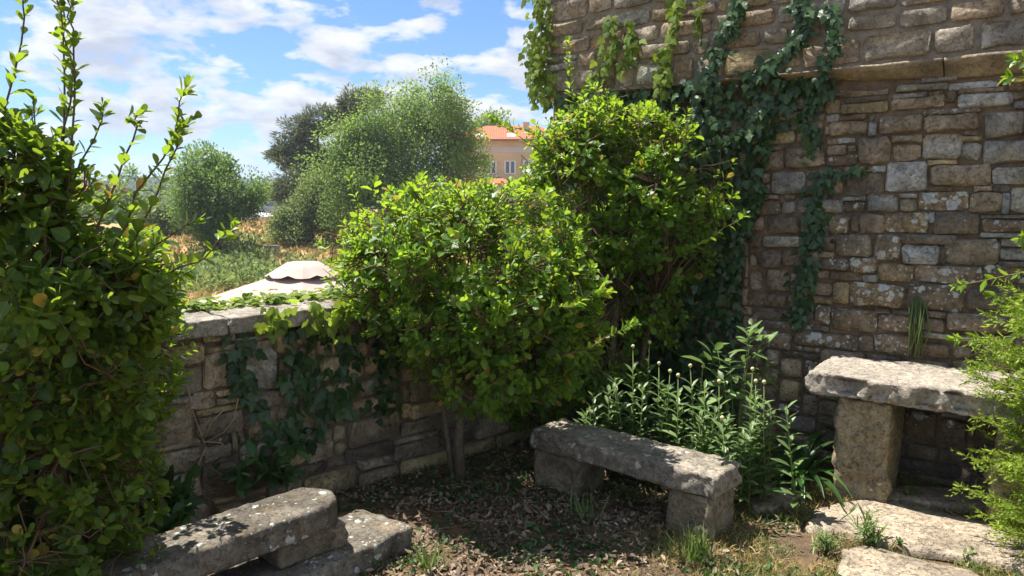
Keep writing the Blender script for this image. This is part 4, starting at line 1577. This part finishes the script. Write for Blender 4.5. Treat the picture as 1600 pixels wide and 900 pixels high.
# laurel-like shrub that reaches in from the right
lroot = thing('leafy_shrub', 'sparse leafy sprigs of a shrub reaching past the juniper from the edge', 'shrub', Vector((2.95, 3.55, 0)))
m = MB()
m.tube([(2.95, 3.55, -.03), (2.97, 3.5, .9), (2.95, 3.45, 1.7), (2.85, 3.4, 2.3)], [.03, .024, .016, .006], 7)
m.build('trunk', M_BARK, lroot, True)
A, Q, P, S = [], [], [], []
for st, (px, py, y) in [((2.95, 3.5, 1.3), (1490, 448, 3.45)), ((2.95, 3.5, 1.2), (1545, 462, 3.45)), ((2.95, 3.5, .9), (1490, 530, 3.45)), ((2.9, 3.42, 2.1), (1572, 122, 3.3)), ((2.9, 3.42, 2.1), (1585, 92, 3.3)), ((2.95, 3.45, 1.7), (1590, 375, 3.3)), ((2.9, 3.4, 2.2), (1640, 90, 3.3)), ((2.95, 3.45, 1.6), (1640, 300, 3.3))]:
    tip = at_y(px, py, y)
    mm = MB()
    mid = Vector(st).lerp(tip, .55) + Vector((0, 0, .04))
    mm.tube([Vector(st), mid, tip], [.006, .004, .002], 5)
    mm.build('branch', M_GTWIG, lroot, True)
    a_, n_, p_, s_ = shoot_leaves([mid, tip], .075, .045)
    A += a_; Q += n_; P += p_; S += s_
leaves(lroot, L_OVATE, 'ovate', M_SHRUB, A, Q, P, np.array(S), 150)

# hanging weed on the table's back edge
root = thing('hanging_weed', 'dry green weed hanging against the wall at the back of the table top', 'plant', at_z(1432, 562, .72))
wt = WR(1436, 470, .03)
for i in range(26):
    p = wt + Vector(rng.normal(size=3) * .018)
    L = rng.uniform(.2, .36)
    mm = MB()
    mm.tube([p, p - UP * L * .5 + Vector(rng.normal(size=3) * .015) + NR * .03, p - UP * L + Vector(rng.normal(size=3) * .02) + NR * .035], [.0035, .003, .0012], 4)
    mm.build('stem', M_WEED, root, True)


# weeds on the ground
def weed(p, n, ln, label, shapes=L_LANCE, key='lance', mat=M_WEED, name='weed', up=1.0, stems=5):
    root = thing(name, label, 'plant', p)
    A, Q, P, S = [], [], [], []
    for s_ in range(stems):
        h = ln * rng.uniform(.5, 1.2)
        tip = Vector(p) + Vector((rng.normal() * h * .4, rng.normal() * h * .4, h * up))
        b = Vector(p) + Vector((rng.normal() * .02, rng.normal() * .02, 0))
        m = MB()
        m.tube([b, b.lerp(tip, .5) + UP * .01, tip], [.003, .0025, .0012], 4)
        m.build('stem', M_STEM, root, True)
        for i in range(max(2, n // stems)):
            t = rng.uniform(.25, 1.0)
            c = b.lerp(tip, t)
            dv = rand_dirs(1)[0] + np.array([0, 0, .5])
            P.append(np.array(c)); A.append(dv); Q.append(np.array([0, 0, 1.0]) + rng.normal(size=3) * .3); S.append(ln * rng.uniform(.28, .5))
    leaves(root, shapes, key, mat, A, Q, P, np.array(S), 60)


weed(G(1362, 858), 150, .17, 'feathery pale green weed growing from the crack between the flagstones', L_FEATHER, 'feather', stems=9)
weed(G(1402, 862), 50, .06, 'low dark green weed in the crack beside the feathery weed', L_OVATE, 'ovate', M_COVER, stems=6)
weed(G(1292, 868), 170, .12, 'grey-green weed tuft at the edge of the flagstones in dry grass', L_FEATHER, 'feather', stems=12)
weed(G(1552, 812), 60, .08, 'low green weed beneath the juniper', L_OVATE, 'ovate', stems=7)
weed(G(1510, 880), 40, .06, 'small green weed between the flagstones by the frame bottom', L_OVATE, 'ovate', stems=6)
weed(G(1420, 785), 40, .08, 'small seedling in front of the table recess', L_OVATE, 'ovate', stems=6)
weed(G(1335, 775), 40, .10, 'small sprigs at the foot of the table pedestal', L_OVATE, 'ovate', stems=6)
weed(on_wall(440, 760, NL, .12), 90, .22, 'broad leaved weed against the parapet behind the low bench', L_OVATE, 'ovate', M_COVER, stems=9)
weed(on_wall(380, 775, NL, .12), 60, .16, 'smaller leafy weed by the parapet foot behind the low bench', L_OVATE, 'ovate', M_COVER, stems=7)
weed(G(262, 835, .1), 190, .26, 'leafy creeper spilling over the near end of the low bench', L_OVATE, 'ovate', M_COVER, stems=16)


def grass_tuft(p, n, ln, label):
    root = thing('grass_tuft', label, 'grass', p)
    A, Q, P, S = [], [], [], []
    for i in range(n):
        dv = np.array([rng.normal() * .45, rng.normal() * .45, 1.0])
        P.append(np.array(p) + np.array([rng.normal() * .035, rng.normal() * .035, 0])); A.append(dv); Q.append(np.array([dv[0], dv[1], .2]) + rng.normal(size=3) * .2); S.append(ln * rng.uniform(.5, 1.2))
    leaves(root, L_BLADE, 'blade', M_WEED, A, Q, P, np.array(S), 60, 'blades', 'blade')


grass_tuft(G(1086, 872), 110, .15, 'green grass tuft before the right leg of the middle bench')
grass_tuft(G(668, 893), 40, .16, 'thin grass tuft in the dry leaves by the frame bottom')
grass_tuft(G(912, 815), 40, .16, 'thin grass tuft before the left leg of the middle bench')


# ------------------------------------------------------------------ ground litter, grass, cover
def free_ground(p):
    d = Vector((p[0], p[1], 0)) - CORNER
    return d.dot(NL) > .02 and d.dot(NR) > .02


def litter():
    N = 15000
    pts = []
    while len(pts) < N:
        x, y = rng.uniform(-1.3, 1.6), rng.uniform(2.1, 5.3)
        if not free_ground((x, y)):
            continue
        k = 1.0
        k *= 1 / (1 + math.exp((x - .75 - .2 * (y - 3)) * 7))
        g = .45 + 1.3 * mnoise.noise(Vector((x * 2.3, y * 2.3, 9))) + .5 * mnoise.noise(Vector((x * 7, y * 7, 3)))
        if rng.random() < k * max(.08, g):
            pts.append((x, y, .008 + abs(rng.normal()) * .014))
    P = np.array(pts)
    A = np.stack([rng.normal(size=N), rng.normal(size=N), rng.normal(size=N) * .25], 1)
    Q = np.array([0, 0, 1.0]) + rng.normal(size=(N, 3)) * .35
    Q[rng.random(N) < .35] *= -1
    me = joined_leaves('leaf_litter', L_DRY, M_LITTER, frames(A, Q), P, np.clip(.023 * np.exp(rng.normal(size=N) * .38), .012, .07), np.zeros(3), rng.integers(0, 3, N))
    o = bpy.data.objects.new('leaf_litter', me)
    link(o)
    tag(o, 'dry brown fallen leaves covering the shaded ground', None, None, 'stuff')


litter()
m = MB()
for _ in range(420):
    x, y = rng.uniform(-1.2, 1.7), rng.uniform(2.2, 5.0)
    if not free_ground((x, y)):
        continue
    a, L = rng.uniform(0, 6.28), rng.uniform(.03, .16)
    p = Vector((x, y, .018))
    d = Vector((math.cos(a), math.sin(a), rng.normal() * .12)) * L
    m.tube([p, p + d * .5 + Vector(rng.normal(size=3) * .008), p + d], [.0028, .0024, .0012], 4)
m.build('twig_litter', M_DRYVINE, None, True, kind='stuff', label='thin fallen twigs among the dry leaves')


def scatter_stuff(name, label, shapes, mat, N, region, size, dens, up, spreadn=.45):
    P = []
    tries = 0
    while len(P) < N and tries < N * 60:
        tries += 1
        x, y = rng.uniform(region[0], region[1]), rng.uniform(region[2], region[3])
        if free_ground((x, y)) and rng.random() < dens(x, y):
            P.append((x, y, .004))
    P = np.array(P)
    n = len(P)
    A = np.stack([rng.normal(size=n) * spreadn, rng.normal(size=n) * spreadn, np.full(n, up)], 1)
    Q = np.stack([A[:, 0], A[:, 1], np.full(n, .35)], 1) + rng.normal(size=(n, 3)) * .25
    me = joined_leaves(name, shapes, mat, frames(A, Q), P + np.stack([np.zeros(n), np.zeros(n), np.abs(rng.normal(size=n)) * .012], 1), rng.uniform(size[0], size[1], n), np.zeros(3), rng.integers(0, len(shapes), n))
    o = bpy.data.objects.new(name, me)
    link(o)
    tag(o, label, None, None, 'stuff')


def nz_(x, y, s, k):
    return mnoise.noise(Vector((x * s, y * s, k)))


def sunny(x, y):
    return 1 / (1 + math.exp(-(x - .62 - .30 * (y - 3)) * 9))


def off_flags(x, y):
    return 0.0 if any(in_poly(x, y, f) for f in FLAG_POLYS) else 1.0


scatter_stuff('dry_grass', 'short straw coloured grass on the sunlit ground beside the flagstones', L_STRAW, M_GRASS, 30000, (.3, 3.4, 2.0, 4.2), (.016, .05),
              lambda x, y: max(0, min(1, .5 + 1.2 * nz_(x, y, 3.4, 2))) * sunny(x, y) * off_flags(x, y), .55, .7)
scatter_stuff('green_grass', 'thin green grass and tiny herbs in the cracks and on the sunlit ground', L_STRAW, M_WEED, 6500, (.3, 3.4, 2.0, 4.2), (.014, .045),
              lambda x, y: max(0, min(1, .05 + 1.5 * nz_(x, y, 4.1, 22))) * sunny(x, y) * off_flags(x, y), .7, .7)
scatter_stuff('ground_cover', 'small dark green ground cover leaves in the shade under the shrubs', L_OVATE, M_COVER, 5200, (-1.6, 1.6, 2.4, 5.3), (.018, .045),
              lambda x, y: max(0, .9 * nz_(x, y, 2.6, 12) + .18 + .22 * (y > 3.8)), .45, .8)

# ------------------------------------------------------------------ beyond the parapet
# parasol on the terrace below
para = thing('parasol', 'large cream parasol with a vented top on the terrace beyond the parapet', 'parasol', Vector((-2.75, 9.8, terrain_h(-2.75, 9.8))))
pc = Vector((-2.75, 9.8, 0))
ZA, ZR, RAD = .78, .17, 1.9
m = MB()
m.tube([(pc.x, pc.y, terrain_h(-2.75, 9.8) - .05), (pc.x, pc.y, ZA + .02)], .03, 10)
m.build('pole', M_METAL, para, True)
m = MB()
m.tube([(pc.x, pc.y, terrain_h(-2.75, 9.8)), (pc.x, pc.y, terrain_h(-2.75, 9.8) + .10)], .34, 16)
m.build('base', M_METAL, para)
NP = 8
for i in range(NP):
    a0, a1 = 2 * math.pi * (i + .3) / NP, 2 * math.pi * (i + 1.3) / NP
    vs, fs = [], []
    for j in range(6):
        t = j / 5
        for q in range(5):
            u = q / 4
            p0_ = Vector((math.cos(a0), math.sin(a0), 0)) * RAD * t
            p1_ = Vector((math.cos(a1), math.sin(a1), 0)) * RAD * t
            p = p0_.lerp(p1_, u)
            vs.append((pc.x + p.x, pc.y + p.y, ZA + (ZR - ZA) * t - .09 * t * math.sin(math.pi * u)))
    for j in range(5):
        for q in range(4):
            fs.append((j * 5 + q, j * 5 + q + 1, (j + 1) * 5 + q + 1, (j + 1) * 5 + q))
    m = MB()
    m.add(vs, fs)
    m.build('canopy_panel', M_CANVAS, para, True)
    m = MB()
    d = Vector((math.cos(a0), math.sin(a0), 0))
    m.tube([pc + UP * (ZA - .03), pc + d * RAD + UP * (ZR - .025)], .010, 5)
    m.build('rib', M_METAL, para)
    # vent cap: a panel lifted off the canopy, its lower edge arched
    vs, fs = [], []
    for j in range(4):
        t = (0.0, .42, .7, 1.0)[j]
        for q in range(9):
            u = q / 8
            p = (Vector((math.cos(a0), math.sin(a0), 0)) * .50 * t).lerp(Vector((math.cos(a1), math.sin(a1), 0)) * .50 * t, u)
            arch = (.036 * max(0.0, math.sin(math.pi * u)) ** 8 if j == 3 else 0) - (.045 if j == 3 else .022 if j == 2 else 0)
            vs.append((pc.x + p.x, pc.y + p.y, (ZA + .05 if j == 0 else ZA + .058 - .135 * (t - .4) / .6) + arch))
    for j in range(3):
        for q in range(8):
            fs.append((j * 9 + q, j * 9 + q + 1, (j + 1) * 9 + q + 1, (j + 1) * 9 + q))
    m = MB()
    m.add(vs, fs)
    m.build('vent_flap', M_CANVAS, para, True)


# trees
def tree(name, label, cat, base, lobes, n_clump, per, leaf, mat, trunk_r, clump_r=.5, shapes=L_CARD, flat=1.0, droop=0.0, group=None, seedk=0.0):
    root = thing(name, label, cat, base, group)
    top = np.mean([l[:3] for l in lobes], axis=0)
    m = MB()
    b = Vector(base)
    fork = b.lerp(Vector(top), .45)
    m.tube([b - UP * .2, b.lerp(fork, .5) + Vector((.1 * trunk_r, 0, 0)), fork], [trunk_r * 1.15, trunk_r, trunk_r * .75], 9)
    for l in lobes:
        e = Vector(l[:3])
        mid = fork.lerp(e, .5) + Vector((rng.normal() * .2, rng.normal() * .2, -.1))
        m.tube([fork, mid, e], [trunk_r * .45, trunk_r * .28, trunk_r * .10], 6, False)
        for _ in range(4):
            d = rand_dirs(1)[0] * np.array(l[3:6]) * .8
            m.tube([mid.lerp(e, .6), e.lerp(e + Vector(d), .5), e + Vector(d)], [trunk_r * .16, trunk_r * .1, trunk_r * .04], 4, False)
    m.build('trunk', M_TRUNK, root, True)
    c, out, rad = sample_lobes(lobes, n_clump, .26)
    c = c + out * (bumpy(c, .55, 3 + seedk) * clump_r * 2.3 + bumpy(c, 1.3, 8 + seedk) * clump_r * .6)[:, None]
    cs = clump_r * rng.uniform(.6, 1.3, n_clump)
    pos = np.repeat(c, per, 0)
    o_ = np.repeat(out, per, 0)
    d = rng.normal(size=pos.shape) * .5
    d *= np.minimum(1.0, .95 / np.maximum(1e-6, np.linalg.norm(d, axis=1)))[:, None]
    d[:, 2] *= flat
    pos = pos + d * np.repeat(cs, per)[:, None]
    ax = unit(d + o_ * .5 + rng.normal(size=d.shape) * .5 + np.array([0, 0, -droop]))
    nr = unit(o_ + np.array([0, 0, .8]) + rng.normal(size=d.shape) * .6)
    ok = pos[:, 2] > terrain_h(base[0], base[1]) + .1
    pos, ax, nr = pos[ok], ax[ok], nr[ok]
    me = joined_leaves('crown', shapes, mat, frames(ax, nr), pos, leaf * rng.uniform(.7, 1.3, len(pos)), np.array(base), rng.integers(0, len(shapes), len(pos)))
    o = bpy.data.objects.new('crown', me)
    link(o, root)
    o['kind'] = 'stuff'
    return root


def lobe(px, py, rpx, y, fy=.8, fz=1.0):
    p = at_y(px, py, y)
    k = y / F
    return (p.x, p.y, p.z, rpx * k, rpx * k * fy, rpx * k * fz)


def base_at(px, y):
    p = at_y(px, 318, y)
    return Vector((p.x, y, terrain_h(p.x, y)))


tree('ash_tree', 'tall airy green tree hiding part of the yellow house', 'tree', base_at(640, 45),
     [lobe(690, 175, 58, 45), lobe(650, 190, 52, 46), lobe(715, 215, 40, 45), lobe(600, 215, 48, 45), lobe(555, 225, 42, 44.5), lobe(570, 265, 55, 44), lobe(640, 260, 65, 44.5), lobe(700, 255, 42, 45), lobe(530, 265, 34, 44), lobe(545, 310, 45, 43.5), lobe(610, 310, 55, 44)],
     430, 150, .155, M_ASH, .32, .92, droop=.4)
tree('pine_tree', 'dark spreading pine with a leaning crown, beside the tall airy tree', 'tree', base_at(505, 58),
     [lobe(480, 240, 36, 58, .8, .55), lobe(452, 240, 26, 58, .8, .5), lobe(495, 200, 36, 58, .8, .5), lobe(540, 180, 34, 59, .8, .55), lobe(555, 158, 22, 59, .8, .5), lobe(470, 275, 32, 57, .8, .5), lobe(500, 265, 34, 58, .8, .6), lobe(465, 205, 18, 58, .8, .4), lobe(583, 155, 18, 59, .8, .6), lobe(455, 305, 28, 57, .8, .5), lobe(500, 305, 36, 58, .8, .6), lobe(430, 243, 12, 58, .8, .5)],
     560, 60, .42, M_PINE, .34, .55, L_NEEDLE, .55)
tree('walnut_tree', 'dark round deciduous tree standing alone against the sky', 'tree', base_at(335, 42),
     [lobe(335, 285, 40, 42), lobe(318, 300, 34, 42), lobe(365, 305, 38, 42), lobe(340, 325, 48, 41.5), lobe(298, 328, 22, 42), lobe(385, 320, 22, 42.5), lobe(350, 265, 22, 42), lobe(320, 350, 36, 41)],
     250, 170, .155, M_WALNUT, .28, .80)
tree('small_tree', 'low bushy tree with a short dark trunk in the dry field', 'tree', base_at(485, 46),
     [lobe(485, 320, 36, 46), lobe(455, 345, 30, 45.5), lobe(510, 335, 30, 46), lobe(440, 360, 22, 45), lobe(500, 300, 28, 46.5), lobe(470, 360, 18, 45.4, .8, .7)],
     190, 120, .15, M_BUSH, .26, .72)
for k, (px, py, rp, y, mt, lb) in enumerate([
    (415, 315, 17, 80, M_ASH, 'small light green tree between the dark round tree and the pine'),
    (398, 318, 14, 88, M_WALNUT, 'small dark tree just beyond the dark round tree'),
    (262, 345, 40, 50, M_BUSH, 'pale bushy tree half hidden by the tall near shrub'),
    (200, 325, 40, 62, M_WALNUT, 'dark tree glimpsed through the tall near shrub'),
    (120, 332, 52, 66, M_ASH, 'green tree mostly hidden behind the tall near shrub'),
    (760, 205, 16, 120, M_ASH, 'tree top showing above the roof of the yellow house'),
    (720, 330, 60, 60, M_ASH, 'broad green tree in front of the yellow house foot')]):
    lb_ = [lobe(px, py, rp, y), lobe(px - rp * .6, py + rp * .3, rp * .7, y), lobe(px + rp * .6, py + rp * .35, rp * .7, y), lobe(px, py + rp * .6, rp * .9, y)]
    tree('small_tree', lb, 'tree', base_at(px, y), lb_, 160, 40, .004 * y + .05, mt, .16, .012 * y, seedk=k * 3.0)


# scrub over the slope
def scrub():
    P, A, Q, S = [], [], [], []
    for _ in range(150):
        px, y = rng.uniform(250, 560), rng.uniform(26, 47)
        p = base_at(px, y)
        dens = mnoise.noise(Vector((p.x * .16, p.y * .13, 4.2))) + (.22 if 330 < px < 490 and 34 < y < 45 else -.30)
        if dens < .02:
            continue
        r0 = rng.uniform(.5, 1.5)
        for i in range(int(170 * r0 ** 1.5) + 90):
            d = rand_dirs(1)[0] * r0 * (1 - .3 * abs(rng.normal())) * np.array([1.4, 1.3, .62])
            q = np.array(p) + d + np.array([0, 0, .15])
            if q[2] > p.z - .05:
                P.append(q); A.append(unit(d[None])[0] + np.array([0, 0, .5]) + rng.normal(size=3) * .4); Q.append(d + np.array([0, 0, .6])); S.append(rng.uniform(.12, .28))
    P = np.array(P)
    me = joined_leaves('scrub', L_CARD, M_BUSH, frames(np.array(A), np.array(Q)), P, np.array(S), np.zeros(3), np.zeros(len(P), int))
    o = bpy.data.objects.new('scrub', me)
    link(o)
    tag(o, 'green scrub growing over the dry slope', None, None, 'stuff')


scrub()

# long dry grass on the field
def field_grass():
    N = 26000
    x, y = rng.uniform(-22, 4, N), rng.uniform(20, 62, N)
    P = np.array([(a, b, terrain_h(a, b)) for a, b in zip(x, y)])
    A = np.stack([rng.normal(size=N) * .4, rng.normal(size=N) * .4, np.ones(N)], 1)
    Q = rand_dirs(N)
    me = joined_leaves('field_grass', L_CARD, M_FGRASS, frames(A, Q), P, rng.uniform(.1, .32, N), np.zeros(3), np.zeros(N, int))
    o = bpy.data.objects.new('field_grass', me)
    link(o)
    tag(o, 'long dry grass standing on the field', None, None, 'stuff')


M_FGRASS = leaf_material('field_grass_blade', (0.50, 0.35, 0.16), (0.30, 0.24, 0.10), (0.4, 0.3, 0.12), 0.3, 0.7, 0.1, rib=False)
field_grass()

# low terrace wall in the field, of squared stones
gb = base_at(385, 43)
gw = thing('garden_wall', 'low grey retaining wall in the slope below the dark round tree', 'wall', Vector((gb.x, 43, gb.z)))
for rr in range(2):
    for k in range(9):
        m = MB()
        x0_ = gb.x - 2.2 + k * .42 + (.2 if rr else 0)
        m.box((x0_, 42.8, gb.z - .25 + rr * .3), (x0_ + .40, 43.2, gb.z + .03 + rr * .3))
        m.build('stone', M_GARDENSTONE, gw)


# parked cars on the crest
def car(label, c, head, mat):
    root = thing('parked_car', label, 'car', c, None)
    M = Matrix.Translation(c) @ Matrix.Rotation(head, 4, 'Z')
    prof = [(-2.0, .35), (-2.05, .75), (-1.75, .98), (-1.05, 1.05), (-.45, 1.45), (.75, 1.48), (1.45, 1.05), (1.95, .95), (2.02, .4)]
    m = MB()
    vs = []
    for yy, k in ((-.82, 1), (.82, 1)):
        vs += [M @ Vector((x, yy * (.86 if z > 1.1 else 1), z)) for x, z in prof]
    n = len(prof)
    fs = [tuple(range(n - 1, -1, -1)), tuple(range(n, 2 * n))] + [(i, (i + 1) % n, n + (i + 1) % n, n + i) for i in range(n)]
    m.add(vs, fs)
    m.build('body', mat, root)
    for sy in (-1, 1):
        m = MB()
        q = [(-.92, 1.06), (-.42, 1.38), (.70, 1.40), (1.22, 1.08)]
        m.add([M @ Vector((x, sy * (.83 if z < 1.2 else .725), z)) for x, z in q] + [M @ Vector((x, sy * .6, z)) for x, z in q], [(0, 1, 2, 3), (7, 6, 5, 4), (0, 4, 5, 1), (1, 5, 6, 2), (2, 6, 7, 3), (3, 7, 4, 0)])
        m.build('window', M_DARKGLASS, root)
        for wx in (-1.25, 1.25):
            m = MB()
            m.tube([M @ Vector((wx, sy * .66, .32)), M @ Vector((wx, sy * .86, .32))], .32, 14)
            wh = m.build('wheel', M_TYRE, root)
        m = MB()
        m.box((-2.08, sy * .72 - .12, .62), (-2.0, sy * .72 + .12, .78), M)
        m.build('headlight', M_WHITE, root)
    return root


cb = base_at(432, 66)
car('silver car parked at the crest of the field, half behind the low bushy tree', Vector((cb.x, 66, cb.z)), R(8), M_CARPAINT)
cb = base_at(382, 60)
car('white car parked beneath the dark round tree', Vector((cb.x, 60, cb.z - .35)), R(165), M_CARWHITE)

# ------------------------------------------------------------------ the yellow house
HY = 90.0
hk = HY / F


def hx(px):
    return (px - 800) * hk


def hz(py):
    return CAM_H + (318 - py) * hk


house = thing('yellow_house', 'yellow plastered house with a red tiled hip roof and white framed windows', 'house', Vector((hx(775), HY, 0)))
X0, X1, EZ, DEP = hx(693), hx(905), hz(221), 14.0
m = MB()
m.box((X0, HY, -1), (X1, HY + DEP, EZ))
m.build('wall', M_PLASTER, house)
m = MB()
m.box((X0 - .04, HY - .06, hz(240)), (X1 + .04, HY - .003, hz(231)))
m.build('string_course', M_BAND, house)
# hip roof
ov = .7
rz = hz(198) + .5
m = MB()
rv = [(X0 - ov, HY - ov, EZ), (X1 + ov, HY - ov, EZ), (X1 + ov, HY + DEP + ov, EZ), (X0 - ov, HY + DEP + ov, EZ), (X0 + 5.0, HY + 6, rz), (X1 - 5, HY + 6, rz), (X0 + 5, HY + 8, rz), (X1 - 5, HY + 8, rz)]
m.add(rv, [(0, 1, 5, 4), (1, 2, 7, 5), (2, 3, 6, 7), (3, 0, 4, 6), (4, 5, 7, 6), (3, 2, 1, 0)])
roof = m.build('roof', M_TILE, house)
m = MB()
m.tube([(X0 - ov, HY - ov - .06, EZ - .02), (X1 + ov, HY - ov - .06, EZ - .02)], .12, 6)
m.build('gutter', simple('brown_gutter', (0.13, 0.07, 0.05), 0.6), house)
for px in (750, 799):
    t = (hz(213) - EZ) / (rz - EZ)
    cy_, cz = HY - ov + (6 + ov) * t, EZ + (rz - EZ) * t
    sl = (rz - EZ) / (6 + ov)
    m = MB()
    x = hx(px)
    for (a, b) in ((-.5, .5),):
        vs = [(x - .5, cy_ - .7, cz - .7 * sl + .10), (x + .5, cy_ - .7, cz - .7 * sl + .10), (x + .5, cy_ + .7, cz + .7 * sl + .10), (x - .5, cy_ + .7, cz + .7 * sl + .10)]
        vs += [(a_, b_, c_ - .25) for a_, b_, c_ in vs]
        m.add(vs, [(0, 1, 2, 3), (0, 4, 5, 1), (1, 5, 6, 2), (2, 6, 7, 3), (3, 7, 4, 0)])
    m.build('skylight', M_WHITE, house)
m = MB()
m.box((hx(818), HY + 4, EZ + 1), (hx(828), HY + 4.8, rz + .25))
m.build('chimney', M_PLASTER, roof)
for py0, py1 in ((253, 272),):
    for px in (711, 739, 767.5, 797, 826, 855):
        x0_, x1_, z0_, z1_ = hx(px) - .62, hx(px) + .62, hz(py1), hz(py0)
        m = MB()
        m.box((x0_ + .03, HY - .05, z0_ + .03), (x1_ - .03, HY - .004, z1_ - .03))
        wn = m.build('window', M_DARKGLASS, house)
        m = MB()
        t_ = .10
        m.box((x0_ - .06, HY - .12, z0_ - .06), (x0_ + t_, HY - .052, z1_ + .06))
        m.box((x1_ - t_, HY - .12, z0_ - .06), (x1_ + .06, HY - .052, z1_ + .06))
        m.box((hx(px) - .09, HY - .12, z0_), (hx(px) + .09, HY - .052, z1_))
        m.box((x0_ + t_, HY - .118, z1_ - .05), (hx(px) - .09, HY - .052, z1_ + .06))
        m.box((hx(px) + .09, HY - .118, z1_ - .05), (x1_ - t_, HY - .052, z1_ + .06))
        m.box((x0_ + t_, HY - .118, z0_ - .06), (hx(px) - .09, HY - .052, z0_ + .05))
        m.box((hx(px) + .09, HY - .118, z0_ - .06), (x1_ - t_, HY - .052, z0_ + .05))
        m.build('frame', M_WHITE, wn)
# lower wing with its own roof
AY = 82.0
ak = AY / F
ax0, ax1 = (690 - 800) * ak, (797 - 800) * ak
z_hi, z_lo = CAM_H + (318 - 272) * HY / F - .4, CAM_H + (318 - 287) * ak
m = MB()
m.box((ax0, AY, -1), (ax1, HY - .01, z_lo - .05))
m.build('wing_wall', M_PLASTER, house)
m = MB()
m.add([(ax0 - .4, AY - .4, z_lo), (ax1 + .4, AY - .4, z_lo), (ax1 - 1.2, HY - .02, z_hi), (ax0 - .4, HY - .02, z_hi), (ax0 - .4, AY - .4, z_lo - .15), (ax1 + .4, AY - .4, z_lo - .15), (ax1 - 1.2, HY - .02, z_lo - .15), (ax0 - .4, HY - .02, z_lo - .15)],
      [(0, 1, 2, 3), (4, 5, 1, 0), (1, 5, 6, 2), (7, 4, 0, 3), (7, 6, 5, 4)])
m.build('wing_roof', M_TILE, house)

# small red roofs glimpsed through the tall shrub
SY = 100.0
sk = SY / F
sx0, sx1 = (108 - 800) * sk, (170 - 800) * sk
h2 = thing('small_house', 'small house with a red tiled roof and chimney, glimpsed through the tall near shrub', 'house', Vector(((sx0 + sx1) / 2, SY, 0)))
m = MB()
m.box((sx0, SY, -1), (sx1, SY + 6, CAM_H + (318 - 300) * sk))
m.build('wall', simple('pale_plaster', (.36, .31, .23), .9, 1, .08), h2)
zz0, zz1 = CAM_H + (318 - 300) * sk, CAM_H + (318 - 286) * sk
m = MB()
m.add([(sx0 - .4, SY - .4, zz0), (sx1 + .4, SY - .4, zz0), (sx1 + .4, SY + 6.4, zz0), (sx0 - .4, SY + 6.4, zz0), (sx0 - .4, SY + 3, zz1), (sx1 + .4, SY + 3, zz1)], [(0, 1, 5, 4), (2, 3, 4, 5), (1, 2, 5), (3, 0, 4), (3, 2, 1, 0)])
rf = m.build('roof', M_TILE, h2)
m = MB()
m.box((sx0 + 1.0, SY + 2, zz0), (sx0 + 1.7, SY + 2.7, zz1 + 1.2))
m.build('chimney', M_WHITE, rf)
# the summer air between here and the far trees
m = MB()
m.box((-700, -60, -4.2), (700, 760, 34))
hz_o = m.build('haze', M_STEM, None, kind='stuff')
hz_o.data.materials.clear()
hm = bpy.data.materials.new('summer_haze')
hm.use_nodes = True
ht = NT(hm.node_tree)
hv = ht.n('ShaderNodeVolumePrincipled', ins={'Color': (0.78, 0.86, 1.0), 'Density': 0.0006, 'Anisotropy': 0.35})
ht.n('ShaderNodeOutputMaterial', ins={'Volume': hv.outputs[0]})
hz_o.data.materials.append(hm)
tag(hz_o, 'thin bluish summer haze over the fields')
print('objects', len(SC.objects), 'tris approx', sum(len(o.data.polygons) for o in SC.objects if o.type == 'MESH') * 1.6)
